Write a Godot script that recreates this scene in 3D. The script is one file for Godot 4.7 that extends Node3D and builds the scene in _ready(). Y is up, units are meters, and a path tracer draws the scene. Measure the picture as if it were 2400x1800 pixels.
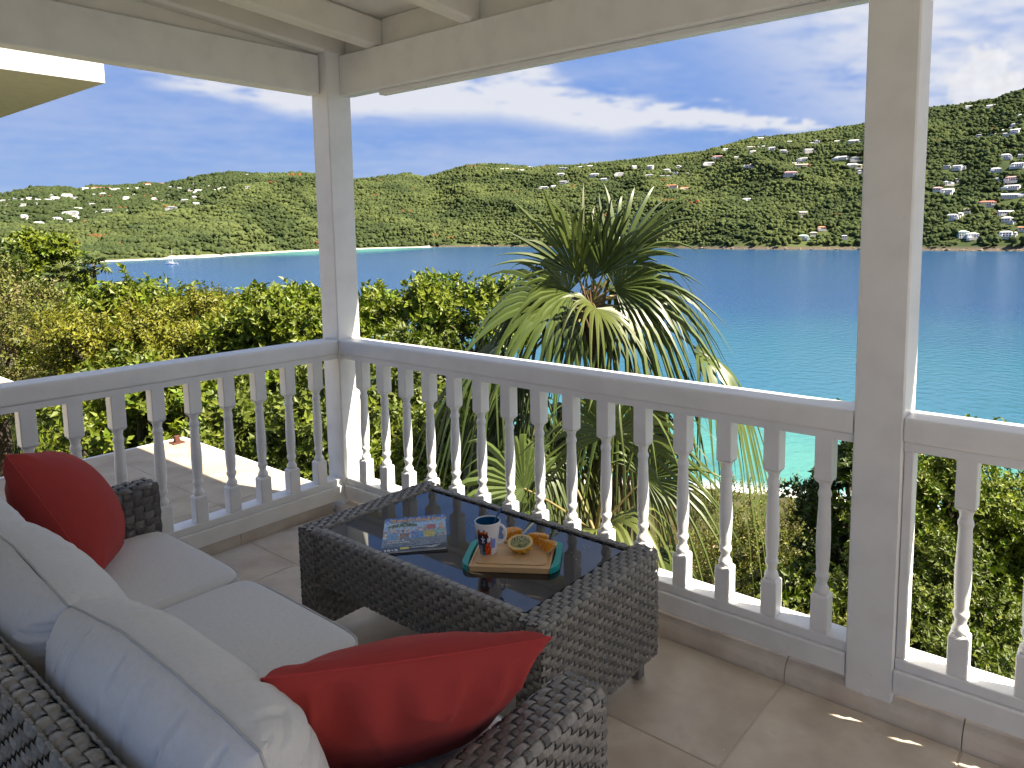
extends Node3D
# A covered porch above a bay: x runs along the front railing, z towards the house, y up, in metres. The inner corner of the corner post stands at the origin.

const EXPOSURE := 5.2
const EYE := Vector3(3.22, 1.49, 2.248)
const SEA := -30.5
var rng := RandomNumberGenerator.new()
var M := {}
var NZ := FastNoiseLite.new()
var NR := FastNoiseLite.new()

class MB:
	# collects triangles; front faces run clockwise
	var v := PackedVector3Array()
	var n := PackedVector3Array()
	var uv := PackedVector2Array()
	var c := PackedColorArray()
	var ix := PackedInt32Array()
	var col := Color(1, 1, 1)

	func quad(a: Vector3, b: Vector3, d: Vector3, e: Vector3) -> void:
		# counter-clockwise seen from outside
		var nn := (b - a).cross(e - a)
		if nn.length_squared() < 1e-16:
			nn = (d - b).cross(e - b)
		nn = nn.normalized()
		var k := v.size()
		v.append_array([a, b, d, e])
		n.append_array([nn, nn, nn, nn])
		uv.append_array([Vector2(0, 1), Vector2(1, 1), Vector2(1, 0), Vector2(0, 0)])
		c.append_array([col, col, col, col])
		ix.append_array([k, k + 2, k + 1, k, k + 3, k + 2])

	func tri(a: Vector3, b: Vector3, d: Vector3) -> void:
		var nn := (b - a).cross(d - a).normalized()
		var k := v.size()
		v.append_array([a, b, d])
		n.append_array([nn, nn, nn])
		uv.append_array([Vector2(0, 1), Vector2(1, 1), Vector2(1, 0)])
		c.append_array([col, col, col])
		ix.append_array([k, k + 2, k + 1])

	func grid(rows: Array, hint := Vector3.ZERO, flip := false, wrap := false) -> void:
		# rows of equally many points, smooth; hint points outward at the first corner
		var R := rows.size()
		var C: int = rows[0].size()
		var base := v.size()
		var nn := PackedVector3Array()
		nn.resize(R * C)
		for r in R:
			var row: PackedVector3Array = rows[r]
			var up: PackedVector3Array = rows[mini(r + 1, R - 1)]
			var dn: PackedVector3Array = rows[maxi(r - 1, 0)]
			for q in C:
				var q1 := q + 1
				var q0 := q - 1
				if wrap:
					if q1 >= C: q1 = 1
					if q0 < 0: q0 = C - 2
				else:
					q1 = mini(q1, C - 1)
					q0 = maxi(q0, 0)
				var x := (row[q1] - row[q0]).cross(up[q] - dn[q])
				if x.length_squared() < 1e-18:
					x = (up[q1] - up[q0] + dn[q1] - dn[q0]).cross(up[q] - dn[q])
				nn[r * C + q] = x.normalized()
		if hint != Vector3.ZERO:
			var s := Vector3.ZERO
			for k in range(0, R * C, maxi(1, R * C / 50)):
				s += nn[k]
			flip = s.dot(hint) < 0
		var sg := -1.0 if flip else 1.0
		for r in R:
			var row: PackedVector3Array = rows[r]
			for q in C:
				v.append(row[q])
				n.append(nn[r * C + q] * sg)
				uv.append(Vector2(float(q) / (C - 1), float(r) / (R - 1)))
				c.append(col)
		for r in R - 1:
			for q in C - 1:
				var a := base + r * C + q
				var b := a + 1
				var d := a + C
				var e := d + 1
				if flip:
					ix.append_array([a, b, e, a, e, d])
				else:
					ix.append_array([a, e, b, a, d, e])

	func box(p: Vector3, s: Vector3, ch := 0.004, bs := Basis()) -> void:
		# centre, full size, chamfer
		var h := s * 0.5
		var k := minf(ch, minf(h.x, minf(h.y, h.z)) * 0.9)
		var ax := [Vector3.RIGHT, Vector3.UP, Vector3.BACK]
		for i in 3:
			for sg in [-1.0, 1.0]:
				var w: Vector3 = ax[i] * sg
				var u: Vector3 = ax[(i + 1) % 3]
				var t: Vector3 = ax[(i + 2) % 3] * sg
				var hu: float = h[(i + 1) % 3] - k
				var ht: float = h[(i + 2) % 3] - k
				var o: Vector3 = w * h[i]
				quad(p + bs * (o - u * hu - t * ht), p + bs * (o + u * hu - t * ht), p + bs * (o + u * hu + t * ht), p + bs * (o - u * hu + t * ht))
		if k <= 0.0:
			return
		for i in 3:
			# edges along axis i
			var a: Vector3 = ax[i]
			var u: Vector3 = ax[(i + 1) % 3]
			var t: Vector3 = ax[(i + 2) % 3]
			var ha: float = h[i] - k
			var hu: float = h[(i + 1) % 3]
			var ht: float = h[(i + 2) % 3]
			for su in [-1.0, 1.0]:
				for s2 in [-1.0, 1.0]:
					var p1: Vector3 = u * su * hu + t * s2 * (ht - k)
					var p2: Vector3 = u * su * (hu - k) + t * s2 * ht
					if su * s2 > 0:
						quad(p + bs * (p1 - a * ha), p + bs * (p2 - a * ha), p + bs * (p2 + a * ha), p + bs * (p1 + a * ha))
					else:
						quad(p + bs * (p2 - a * ha), p + bs * (p1 - a * ha), p + bs * (p1 + a * ha), p + bs * (p2 + a * ha))
		for sx in [-1.0, 1.0]:
			for sy in [-1.0, 1.0]:
				for sz in [-1.0, 1.0]:
					var a := Vector3(sx * h.x, sy * (h.y - k), sz * (h.z - k))
					var b := Vector3(sx * (h.x - k), sy * h.y, sz * (h.z - k))
					var d := Vector3(sx * (h.x - k), sy * (h.y - k), sz * h.z)
					if sx * sy * sz > 0:
						tri(p + bs * a, p + bs * b, p + bs * d)
					else:
						tri(p + bs * a, p + bs * d, p + bs * b)

	func span(a: Vector3, b: Vector3, ch := 0.004) -> void:
		box((a + b) * 0.5, (b - a).abs(), ch)

	func tube(pts: PackedVector3Array, rad: PackedFloat32Array, sides := 8, caps := true) -> void:
		var rows := []
		var side := Vector3.ZERO
		for i in pts.size():
			var t := (pts[mini(i + 1, pts.size() - 1)] - pts[maxi(i - 1, 0)]).normalized()
			if side == Vector3.ZERO:
				side = t.cross(Vector3(0.31, 0.2, 0.93)).normalized()
			side = (side - t * side.dot(t)).normalized()
			var up := t.cross(side)
			var row := PackedVector3Array()
			for k in sides + 1:
				var a := TAU * (k % sides) / sides
				row.append(pts[i] + (side * cos(a) + up * sin(a)) * rad[i])
			rows.append(row)
		grid(rows, Vector3.ZERO, false, true)
		if caps:
			for e in [0, pts.size() - 1]:
				var row: PackedVector3Array = rows[e]
				for k in sides:
					if e == 0:
						tri(pts[e], row[k + 1], row[k])
					else:
						tri(pts[e], row[k], row[k + 1])

	func lathe(o: Vector3, prof: Array, sides := 16, bs := Basis()) -> void:
		# prof: [radius, height] from the bottom up
		var rows := []
		for p in prof:
			var row := PackedVector3Array()
			for k in sides + 1:
				var a := TAU * (k % sides) / sides
				row.append(o + bs * Vector3(cos(a) * p[0], p[1], -sin(a) * p[0]))
			rows.append(row)
		grid(rows, Vector3.ZERO, false, true)

	func extrude(poly: PackedVector2Array, o: Vector3, ex: Vector3, ey: Vector3, ln: float, smooth := false) -> void:
		# a counter-clockwise outline in (ex, ey), drawn out along ex x ey
		var ez := ex.cross(ey).normalized() * ln
		var N := poly.size()
		var p := PackedVector3Array()
		for q in poly:
			p.append(o + ex * q.x + ey * q.y)
		if smooth:
			var r0 := PackedVector3Array()
			var r1 := PackedVector3Array()
			for i in N + 1:
				r0.append(p[i % N])
				r1.append(p[i % N] + ez)
			grid([r0, r1], Vector3.ZERO, false, true)
		else:
			for i in N:
				var j := (i + 1) % N
				quad(p[i], p[j], p[j] + ez, p[i] + ez)
		var tr := Geometry2D.triangulate_polygon(poly)
		for k in range(0, tr.size(), 3):
			var a := p[tr[k]]
			var b := p[tr[k + 1]]
			var d := p[tr[k + 2]]
			if (b - a).cross(d - a).dot(ez) < 0:
				var w := b
				b = d
				d = w
			tri(a + ez, b + ez, d + ez)
			tri(a, d, b)

	func mesh() -> ArrayMesh:
		var m := ArrayMesh.new()
		var a := []
		a.resize(Mesh.ARRAY_MAX)
		a[Mesh.ARRAY_VERTEX] = v
		a[Mesh.ARRAY_NORMAL] = n
		a[Mesh.ARRAY_TEX_UV] = uv
		a[Mesh.ARRAY_COLOR] = c
		a[Mesh.ARRAY_INDEX] = ix
		m.add_surface_from_arrays(Mesh.PRIMITIVE_TRIANGLES, a)
		return m


# ---------- nodes ----------
func put(called: String, mb, mat: Material, parent: Node = self) -> MeshInstance3D:
	var o := MeshInstance3D.new()
	o.name = called
	o.mesh = mb.mesh() if mb is MB else mb
	o.material_override = mat
	parent.add_child(o, true)
	return o

func thing(called: String, label: String, category: String, group := "", at := Vector3.ZERO, turn := 0.0) -> Node3D:
	var o := Node3D.new()
	o.name = called
	add_child(o, true)
	o.position = at
	o.rotation.y = turn
	tag(o, label, category, group)
	return o

func tag(o: Node, label: String, category: String, group := "") -> void:
	o.set_meta("label", label)
	o.set_meta("category", category)
	if group:
		o.set_meta("group", group)

func setting(o: Node) -> Node:
	o.set_meta("kind", "structure")
	return o

func stuff(o: Node) -> Node:
	o.set_meta("kind", "stuff")
	return o

func group_node(called: String, parent: Node, at := Vector3.ZERO) -> Node3D:
	var o := Node3D.new()
	o.name = called
	o.position = at
	parent.add_child(o, true)
	return o

func lin(r: float, g: float, b: float) -> Color:
	return Color(r, g, b).linear_to_srgb()

func noise_tex(freq: float, oct := 4, as_n := false, strength := 4.0, ramp: Array = [], size := 256, kind := FastNoiseLite.TYPE_SIMPLEX_SMOOTH, sd := 1) -> NoiseTexture2D:
	var f := FastNoiseLite.new()
	f.noise_type = kind
	f.frequency = freq
	f.fractal_octaves = oct
	f.seed = sd
	var t := NoiseTexture2D.new()
	t.width = size
	t.height = size
	t.seamless = true
	t.noise = f
	if as_n:
		t.as_normal_map = true
		t.bump_strength = strength
	if ramp.size():
		var g := Gradient.new()
		g.offsets = PackedFloat32Array(ramp.map(func(x): return x[0]))
		g.colors = PackedColorArray(ramp.map(func(x): return x[1]))
		t.color_ramp = g
	return t

func mat(col: Color, rough := 0.6, spec := 0.5) -> StandardMaterial3D:
	var m := StandardMaterial3D.new()
	m.albedo_color = col
	m.roughness = rough
	m.metallic_specular = spec
	return m

func tri_map(m: StandardMaterial3D, scale: float, world := true) -> StandardMaterial3D:
	m.uv1_triplanar = true
	m.uv1_world_triplanar = world
	m.uv1_scale = Vector3.ONE * scale
	return m

func grey(a: float) -> Color:
	return Color(a, a, a)

func materials() -> void:
	var fine := noise_tex(0.06, 4, true, 2.0)
	var mott := noise_tex(0.012, 5, false, 1.0, [[0.0, grey(0.95)], [0.5, grey(0.985)], [1.0, grey(1.0)]], 512)
	var m := tri_map(mat(lin(0.85, 0.845, 0.82), 0.42), 0.9)
	m.albedo_texture = mott
	m.normal_enabled = true
	m.normal_texture = noise_tex(0.02, 5, true, 3.0)
	m.normal_scale = 0.14
	M.white = m
	m = tri_map(mat(lin(0.80, 0.78, 0.71), 0.7), 0.7)
	m.albedo_texture = mott
	M.ceiling = m
	m = tri_map(mat(lin(0.70, 0.63, 0.50), 0.9), 0.8)
	m.albedo_texture = mott
	m.normal_enabled = true
	m.normal_texture = fine
	m.normal_scale = 0.5
	M.stucco = m
	m = tri_map(mat(lin(0.78, 0.77, 0.74), 0.8), 0.8)
	m.albedo_texture = mott
	M.fascia = m
	# floor tiles: three tones of sandstone-coloured porcelain with blotches and flecks
	var blotch := noise_tex(0.009, 6, false, 1.0, [[0.0, Color(0.87, 0.845, 0.82)], [0.45, Color(0.95, 0.94, 0.92)], [0.75, Color(1, 1, 0.99)], [1.0, Color(0.90, 0.88, 0.86)]], 512, FastNoiseLite.TYPE_SIMPLEX_SMOOTH, 7)
	var rr := noise_tex(0.03, 5, false, 1.0, [[0.0, grey(0.42)], [1.0, grey(0.78)]], 256, FastNoiseLite.TYPE_SIMPLEX_SMOOTH, 12)
	var k := 0
	M.tile = []
	for tone in [Color(0.67, 0.585, 0.485), Color(0.645, 0.565, 0.47), Color(0.69, 0.60, 0.50)]:
		m = tri_map(mat(lin(tone.r, tone.g, tone.b), 0.8), 0.75)
		m.uv1_offset = Vector3(0.37 * k, 0.2 * k, 0.61 * k)
		m.albedo_texture = blotch
		m.roughness_texture = rr
		m.normal_enabled = true
		m.normal_texture = fine
		m.normal_scale = 0.12
		M.tile.append(m)
		k += 1
	M.terrace_tile = []
	k = 0
	for tone in [Color(0.50, 0.415, 0.31), Color(0.475, 0.395, 0.295)]:
		m = tri_map(mat(lin(tone.r, tone.g, tone.b), 0.8), 0.6)
		m.uv1_offset = Vector3(0.3 * k, 0, 0.55 * k)
		m.albedo_texture = blotch
		M.terrace_tile.append(m)
		k += 1
	M.grout = tri_map(mat(lin(0.62, 0.545, 0.455), 0.95), 1.0)
	M.curb = tri_map(mat(lin(0.70, 0.625, 0.54), 0.55), 0.9)
	M.curb.albedo_texture = blotch
	# synthetic wicker; the tone of each strand is in its vertex colours
	m = mat(Color.WHITE, 0.42)
	m.vertex_color_use_as_albedo = true
	tri_map(m, 5.0, false)
	m.albedo_texture = noise_tex(0.05, 4, false, 1.0, [[0.0, grey(0.72)], [0.5, grey(0.9)], [1.0, grey(1.0)]], 256, FastNoiseLite.TYPE_SIMPLEX_SMOOTH, 3)
	m.normal_enabled = true
	m.normal_texture = fine
	m.normal_scale = 0.25
	M.wicker = m
	M.core = mat(lin(0.20, 0.19, 0.17), 0.8)
	# cloth
	var cloth := Image.create(128, 128, false, Image.FORMAT_RGB8)
	for y in 128:
		for x in 128:
			var hh := 0.5 + 0.22 * sin(x * TAU / 4.0) * (1.0 if (y / 4) % 2 == 0 else 0.55) + 0.22 * sin(y * TAU / 4.0) + 0.12 * (NZ.get_noise_2d(x * 9.0, y * 9.0))
			cloth.set_pixel(x, y, grey(clampf(hh, 0, 1)))
	var cn: Image = cloth.duplicate()
	cn.bump_map_to_normal_map(1.5)
	var ctex := ImageTexture.create_from_image(cn)
	m = tri_map(mat(lin(0.70, 0.70, 0.685), 0.92, 0.25), 14.0, false)
	m.albedo_texture = noise_tex(0.02, 5, false, 1.0, [[0.0, grey(0.95)], [0.45, grey(0.985)], [1.0, grey(1.0)]], 256, FastNoiseLite.TYPE_SIMPLEX_SMOOTH, 21)
	m.normal_enabled = true
	m.normal_texture = ctex
	m.normal_scale = 0.35
	m.rim_enabled = true
	m.rim = 0.25
	M.cloth = m
	M.seam = mat(lin(0.50, 0.50, 0.485), 0.95, 0.2)
	m = tri_map(mat(lin(0.37, 0.048, 0.042), 0.9, 0.25), 14.0, false)
	m.normal_enabled = true
	m.normal_texture = ctex
	m.normal_scale = 0.3
	m.rim_enabled = true
	m.rim = 0.35
	m.rim_tint = 0.6
	M.red = m
	M.red_seam = mat(lin(0.46, 0.06, 0.055), 0.9, 0.2)
	# smoked glass
	m = mat(Color(0.035, 0.037, 0.045, 0.80), 0.03, 0.6)
	m.transparency = BaseMaterial3D.TRANSPARENCY_ALPHA
	M.glass = m
	M.rubber = mat(lin(0.02, 0.02, 0.06), 0.35)
	m = mat(Color(1, 1, 1), 0.8)
	m.vertex_color_use_as_albedo = true
	M.plain = m
	m = mat(Color(1, 1, 1), 0.25)
	m.vertex_color_use_as_albedo = true
	M.gloss = m
	# leaves
	for q in [["leaf", 0.5, Color(0.6, 0.72, 0.14)], ["palm_leaf", 0.42, Color(0.30, 0.36, 0.08)]]:
		m = mat(Color.WHITE, q[1], 0.5)
		m.vertex_color_use_as_albedo = true
		m.backlight_enabled = true
		m.backlight = q[2]
		m.cull_mode = BaseMaterial3D.CULL_DISABLED
		M[q[0]] = m
	m = tri_map(mat(lin(0.13, 0.10, 0.07), 0.9), 3.0)
	m.albedo_texture = noise_tex(0.03, 5, false, 1.0, [[0.0, grey(0.5)], [1.0, grey(1.0)]], 256, FastNoiseLite.TYPE_SIMPLEX_SMOOTH, 4)
	M.bark = m
	m = mat(Color.WHITE, 0.95, 0.2)
	m.vertex_color_use_as_albedo = true
	M.land = m
	m = mat(Color.WHITE, 0.9, 0.15)
	m.vertex_color_use_as_albedo = true
	M.forest = m
	# sea
	m = mat(Color.WHITE, 0.2, 0.5)
	m.vertex_color_use_as_albedo = true
	m.uv1_triplanar = true
	m.uv1_world_triplanar = true
	m.uv1_scale = Vector3.ONE * 0.03
	m.normal_enabled = true
	m.normal_texture = noise_tex(0.02, 5, true, 6.0, [], 512, FastNoiseLite.TYPE_SIMPLEX_SMOOTH, 9)
	m.normal_scale = 0.3
	M.sea = m


# ---------- light and sky ----------
func sky_color(az: float, el: float) -> Color:
	# az in degrees to the left of -z, el above the horizon; linear radiance before exposure
	var t := clampf(el / 60.0, 0.0, 1.0)
	var top := Color(0.16, 0.30, 0.68)
	var mid := Color(0.18, 0.345, 0.77)
	var low := Color(0.35, 0.50, 0.81)
	var c: Color = low.lerp(mid, smoothstep(0.0, 11.0, el)).lerp(top, smoothstep(0.18, 1.0, t))
	# air-borne cloud: noise on a plane high above, so that wisps flatten towards the horizon
	var a := deg_to_rad(az)
	var e := deg_to_rad(maxf(el, 0.5))
	var k := 1.0 / (sin(e) + 0.09)
	var px := -sin(a) * cos(e) * k
	var pz := -cos(a) * cos(e) * k
	var w1 := NZ.get_noise_2d(px * 16.0 + 40.0, pz * 30.0)
	var w2 := NZ.get_noise_2d((px + pz * 0.35) * 230.0 + w1 * 60.0, pz * 190.0 + 300.0)
	var w3 := NZ.get_noise_2d((px + pz * 0.5) * 800.0 + w2 * 70.0, pz * 560.0 - 90.0)
	var tex := w2 * 0.6 + w3 * 0.4
	var veil := clampf((w1 * 0.9 + tex * 0.55 + 0.06) * 1.1 + smoothstep(18.0, 45.0, el) * 0.5, 0.0, 1.0) * (0.34 + 0.2 * smoothstep(18.0, 45.0, el))  # veil thickened high overhead, out of view, to brighten and whiten the porch interior
	# the long plume over the bay
	for s in PLUME:
		var along := clampf((az - s[0]) / (s[2] - s[0]), 0.0, 1.0)
		var ce: float = lerpf(s[1], s[3], along)
		var wd: float = lerpf(s[4], s[5], along)
		var da := maxf(0.0, maxf(s[2] - az, az - s[0])) * 0.6
		var de := el - ce - tex * 1.1
		var g := exp(-pow(absf(de) / wd, 2.6) - da * da * 0.35)
		veil = maxf(veil, clampf(g * (1.4 + tex * 1.9) * s[6], 0.0, 1.0))
	# thin high sheet to the right, towards the sun
	var sheet := smoothstep(32.0, 12.0, az + tex * 7.0 - (el - 11.0) * 1.1) * smoothstep(-120.0, -40.0, az)
	veil = maxf(veil, sheet * clampf(0.72 + tex * 1.0, 0.0, 0.96))
	c = c.lerp(Color(0.79, 0.81, 0.88), clampf(veil, 0.0, 0.96))
	# one cumulus tower behind the right-hand hill
	var tower := 0.0
	var lump := 0.0
	var lump2 := 0.0
	if az < 14.0 and az > 2.0 and el < 15.0:
		lump = NZ.get_noise_2d(az * 95.0, el * 95.0) + 0.5 * NZ.get_noise_2d(az * 260.0, el * 260.0)
		lump2 = NZ.get_noise_2d(az * 95.0 + 700.0, el * 95.0) + 0.5 * NZ.get_noise_2d(az * 260.0, el * 260.0 + 500.0)
	for s in TOWER:
		var dx: float = (az - s[0]) + lump * 0.9
		var dy: float = (el - s[1]) + lump2 * 0.8
		tower = maxf(tower, smoothstep(1.05, 0.72, sqrt(dx * dx + dy * dy) / s[2]))
	return c.lerp(Color(0.86, 0.86, 0.89) * (1.0 + 0.14 * lump), tower * 0.8)

const PLUME := [[64.0, 10.3, 57.0, 9.4, 0.6, 0.8, 0.7], [57.0, 9.6, 48.0, 10.2, 1.1, 1.7, 0.9], [48.0, 10.3, 41.0, 10.6, 1.7, 1.9, 1.0], [41.0, 10.3, 34.0, 8.7, 1.8, 1.4, 1.05], [34.0, 8.5, 27.0, 8.4, 0.8, 0.6, 1.0], [27.0, 8.3, 20.0, 7.4, 0.55, 0.3, 0.9]]
const TOWER := [[8.6, 11.0, 0.9], [8.2, 10.2, 1.3], [9.4, 9.6, 1.3], [7.4, 9.2, 1.3], [8.6, 8.6, 1.9], [6.6, 8.6, 1.1]]

func camera_sky_sun() -> void:
	var cam := Camera3D.new()
	cam.name = "camera"
	cam.projection = Camera3D.PROJECTION_FRUSTUM
	cam.keep_aspect = Camera3D.KEEP_HEIGHT
	cam.near = 0.05
	cam.far = 9000.0
	cam.size = 0.05 * 1800.0 / 1709.73
	cam.frustum_offset = Vector2((1200.0 - 1299.89) / 1709.73, -(900.0 - 734.94) / 1709.73) * 0.05
	cam.basis = Basis(Vector3.UP, 0.669855) * Basis(Vector3.RIGHT, -0.111666) * Basis(Vector3.BACK, -0.010756)
	cam.position = EYE
	add_child(cam)
	cam.current = true
	var W := 2048
	var H := 1024
	var data := PackedFloat32Array()
	data.resize(W * H * 3)
	var p := 0
	for y in H:
		var el := 90.0 - (y + 0.5) / H * 180.0
		var rough := el > 45.0 or el < 0.0
		var c := Color()
		for x in W:
			if el < 0.0:
				c = Color(0.30, 0.38, 0.50)
			elif not rough or x % 4 == 0:
				c = sky_color(wrapf(-(x + 0.5) / W * 360.0, -180.0, 180.0), el)
			data[p] = c.r / EXPOSURE
			data[p + 1] = c.g / EXPOSURE
			data[p + 2] = c.b / EXPOSURE
			p += 3
	var im := Image.create_from_data(W, H, false, Image.FORMAT_RGBF, data.to_byte_array())
	var pan := PanoramaSkyMaterial.new()
	pan.panorama = ImageTexture.create_from_image(im)
	var sky := Sky.new()
	sky.sky_material = pan
	var env := Environment.new()
	env.background_mode = Environment.BG_SKY
	env.sky = sky
	env.tonemap_mode = Environment.TONE_MAPPER_LINEAR
	env.tonemap_exposure = EXPOSURE
	env.sdfgi_enabled = true
	env.ssao_enabled = true
	env.ssil_enabled = true
	var we := WorldEnvironment.new()
	we.name = "world_environment"
	we.environment = env
	add_child(we)
	var sun := DirectionalLight3D.new()
	sun.name = "sun"
	sun.light_color = Color(1.0, 0.955, 0.88)
	sun.light_energy = 1.0
	sun.light_angular_distance = 0.5
	sun.shadow_enabled = true
	sun.look_at_from_position(Vector3(0.76, 1.0, -0.238) * 50.0, Vector3.ZERO)
	add_child(sun)

# ---------- the porch ----------
func round_rect(x0: float, y0: float, x1: float, y1: float, r: float, n := 4) -> PackedVector2Array:
	var o := PackedVector2Array()
	for q in [[x1 - r, y0 + r, -90.0], [x1 - r, y1 - r, 0.0], [x0 + r, y1 - r, 90.0], [x0 + r, y0 + r, 180.0]]:
		for i in n + 1:
			var a := deg_to_rad(q[2] + 90.0 * i / n)
			o.append(Vector2(q[0] + r * cos(a), q[1] + r * sin(a)))
	return o

func baluster_mesh() -> ArrayMesh:
	# a turned baluster standing on y = 0.197, 0.645 tall
	var b := MB.new()
	b.box(Vector3(0, 0.2555, 0), Vector3(0.055, 0.119, 0.055), 0.003)
	b.box(Vector3(0, 0.772, 0), Vector3(0.055, 0.144, 0.055), 0.003)
	for s in [[0.315, 0.3225], [0.70, 0.691]]:
		# the squares taper into the turning
		var r0 := 0.0265
		var r1 := 0.019
		for k in 4:
			var a := PI / 4 + k * PI / 2
			var d := a + PI / 2
			var p := Vector3(cos(a) * r0 * 1.414, s[0], sin(a) * r0 * 1.414)
			var q := Vector3(cos(d) * r0 * 1.414, s[0], sin(d) * r0 * 1.414)
			var p2 := Vector3(cos(a) * r1 * 1.414, s[1], sin(a) * r1 * 1.414)
			var q2 := Vector3(cos(d) * r1 * 1.414, s[1], sin(d) * r1 * 1.414)
			if s[1] > s[0]:
				b.quad(q, p, p2, q2)
			else:
				b.quad(p, q, q2, p2)
	b.lathe(Vector3.ZERO, [[0.019, 0.318], [0.0225, 0.322], [0.0242, 0.33], [0.0225, 0.339], [0.0165, 0.349], [0.0155, 0.356], [0.0175, 0.366], [0.0212, 0.373], [0.0226, 0.381], [0.0212, 0.388], [0.0182, 0.393],
		[0.0188, 0.40], [0.0206, 0.42], [0.0222, 0.45], [0.0229, 0.49], [0.0222, 0.53], [0.0206, 0.575], [0.0192, 0.61], [0.0183, 0.638], [0.0198, 0.642], [0.0216, 0.648], [0.0216, 0.655], [0.0196, 0.661], [0.0172, 0.667], [0.0172, 0.675], [0.0196, 0.684], [0.0225, 0.692], [0.0235, 0.70]], 16)
	return b.mesh()

func porch() -> void:
	var bal := baluster_mesh()
	# floor: slab, tiles, grout, kerb tiles
	var fl := setting(group_node("floor", self)) as Node3D
	var b := MB.new()
	b.span(Vector3(-0.155, -0.30, -0.155), Vector3(6.6, -0.0035, 2.9), 0.0)
	put("slab", b, M.grout, fl)
	var tm := []
	for s in [Vector3(0.516, 0.02, 0.516), Vector3(0.516, 0.02, 0.40)]:
		var t := MB.new()
		t.box(Vector3.ZERO, s, 0.0022)
		tm.append(t.mesh())
	var cut := {}
	for i in range(-2, 11):
		for j in range(0, 6):
			var x0 := maxf(0.84 + 0.52 * i, -0.085)
			var x1 := 0.84 + 0.52 * (i + 1)
			var z0 := maxf(-0.02 + 0.52 * j, 0.012)
			var z1 := minf(-0.02 + 0.52 * (j + 1), 2.74)
			if z1 - z0 < 0.1 or x1 - x0 < 0.02:
				continue
			var key := Vector2i(roundi((x1 - x0) * 1000), roundi((z1 - z0) * 1000))
			if not cut.has(key):
				var t := MB.new()
				t.box(Vector3.ZERO, Vector3(x1 - x0 - 0.0045, 0.02, z1 - z0 - 0.0045), 0.0022)
				cut[key] = t.mesh()
			var o := put("tile", cut[key], M.tile[rng.randi() % 3], fl)
			o.position = Vector3((x0 + x1) / 2, -0.0105 + rng.randf_range(-0.0004, 0.0004), (z0 + z1) / 2)
	# bullnosed kerb tiles along both open sides
	var kp := PackedVector2Array([Vector2(-0.15, -0.02), Vector2(0.012, -0.02), Vector2(0.012, 0.01), Vector2(0.009, 0.035), Vector2(-0.001, 0.056), Vector2(-0.018, 0.069), Vector2(-0.04, 0.074), Vector2(-0.15, 0.074)])
	var kerb := MB.new()
	kerb.extrude(kp, Vector3(0.2585, 0, 0), Vector3.BACK, Vector3.UP, 0.517)
	var km := kerb.mesh()
	for i in range(-1, 11):
		if i == -1:
			var t := MB.new()
			t.extrude(kp, Vector3(0.316, 0, 0), Vector3.BACK, Vector3.UP, 0.40)
			put("kerb_tile", t, M.curb, fl)
			continue
		var o := put("kerb_tile", km, M.curb, fl)
		o.position = Vector3(0.32 + 0.52 * i + 0.26, 0, 0)
	var lp := PackedVector2Array()
	for q in kp:
		lp.append(Vector2(q.x * 0.55 - 0.0915, q.y * 0.9))
	var kl := MB.new()
	kl.extrude(lp, Vector3(0, 0, 0), Vector3.RIGHT, Vector3.UP, 0.517)
	var klm := kl.mesh()
	for j in 5:
		var o := put("kerb_tile", klm, M.curb, fl)
		o.position = Vector3(0, 0, 0.02 + 0.52 * j)
	var sp := MB.new()
	for k in 70:
		var r := rng.randf_range(0.0012, 0.0035)
		var at := Vector3(rng.randf_range(0.2, 4.0), 0.0004, rng.randf_range(0.05, 2.4))
		sp.col = Color(0.75, 0.74, 0.70) if rng.randf() < 0.8 else Color(0.06, 0.05, 0.04)
		sp.lathe(at, [[r, 0.0], [r * 0.7, 0.0006], [0.0001, 0.0008]], 7)
	stuff(put("paint_specks", sp, M.plain, fl))
	# terrace beyond the left railing
	var te := setting(group_node("terrace", self)) as Node3D
	b = MB.new()
	b.span(Vector3(-2.235, -0.25, -0.17), Vector3(-0.158, -0.0035, 9.0), 0.0)
	put("slab", b, M.grout, te)
	var t1 := MB.new()
	t1.box(Vector3.ZERO, Vector3(0.512, 0.02, 0.512), 0.002)
	var tmesh := t1.mesh()
	for i in 4:
		for j in 17:
			var o := put("tile", tmesh, M.terrace_tile[rng.randi() % 2], te)
			o.position = Vector3(-1.971 + 0.516 * i, -0.0105, 0.092 + 0.516 * j)
	b = MB.new()
	b.span(Vector3(-2.262, -0.28, -0.195), Vector3(-0.158, 0.0005, -0.172), 0.004)
	b.span(Vector3(-2.262, -0.28, -0.171), Vector3(-2.237, 0.0005, 9.0), 0.004)
	put("edge_band", b, M.fascia, te)
	# rusted stub of a former railing post at the terrace corner
	b = MB.new()
	b.col = Color(0.10, 0.035, 0.018)
	b.box(Vector3(0, 0.003, 0), Vector3(0.085, 0.006, 0.085), 0.002)
	b.box(Vector3(0, 0.028, 0), Vector3(0.034, 0.05, 0.034), 0.003)
	b.col = Color(0.16, 0.06, 0.03)
	for k in 4:
		b.lathe(Vector3(0.032 * (1 if k % 2 else -1), 0.006, 0.032 * (1 if k < 2 else -1)), [[0.007, 0], [0.007, 0.006], [0.001, 0.007]], 6)
	var stub := put("post_stub", b, M.plain)
	stub.position = Vector3(-2.13, 0.0, -0.085)
	tag(stub, "rusted stub of a post bolted to the corner of the sunlit terrace", "post stub")

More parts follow.
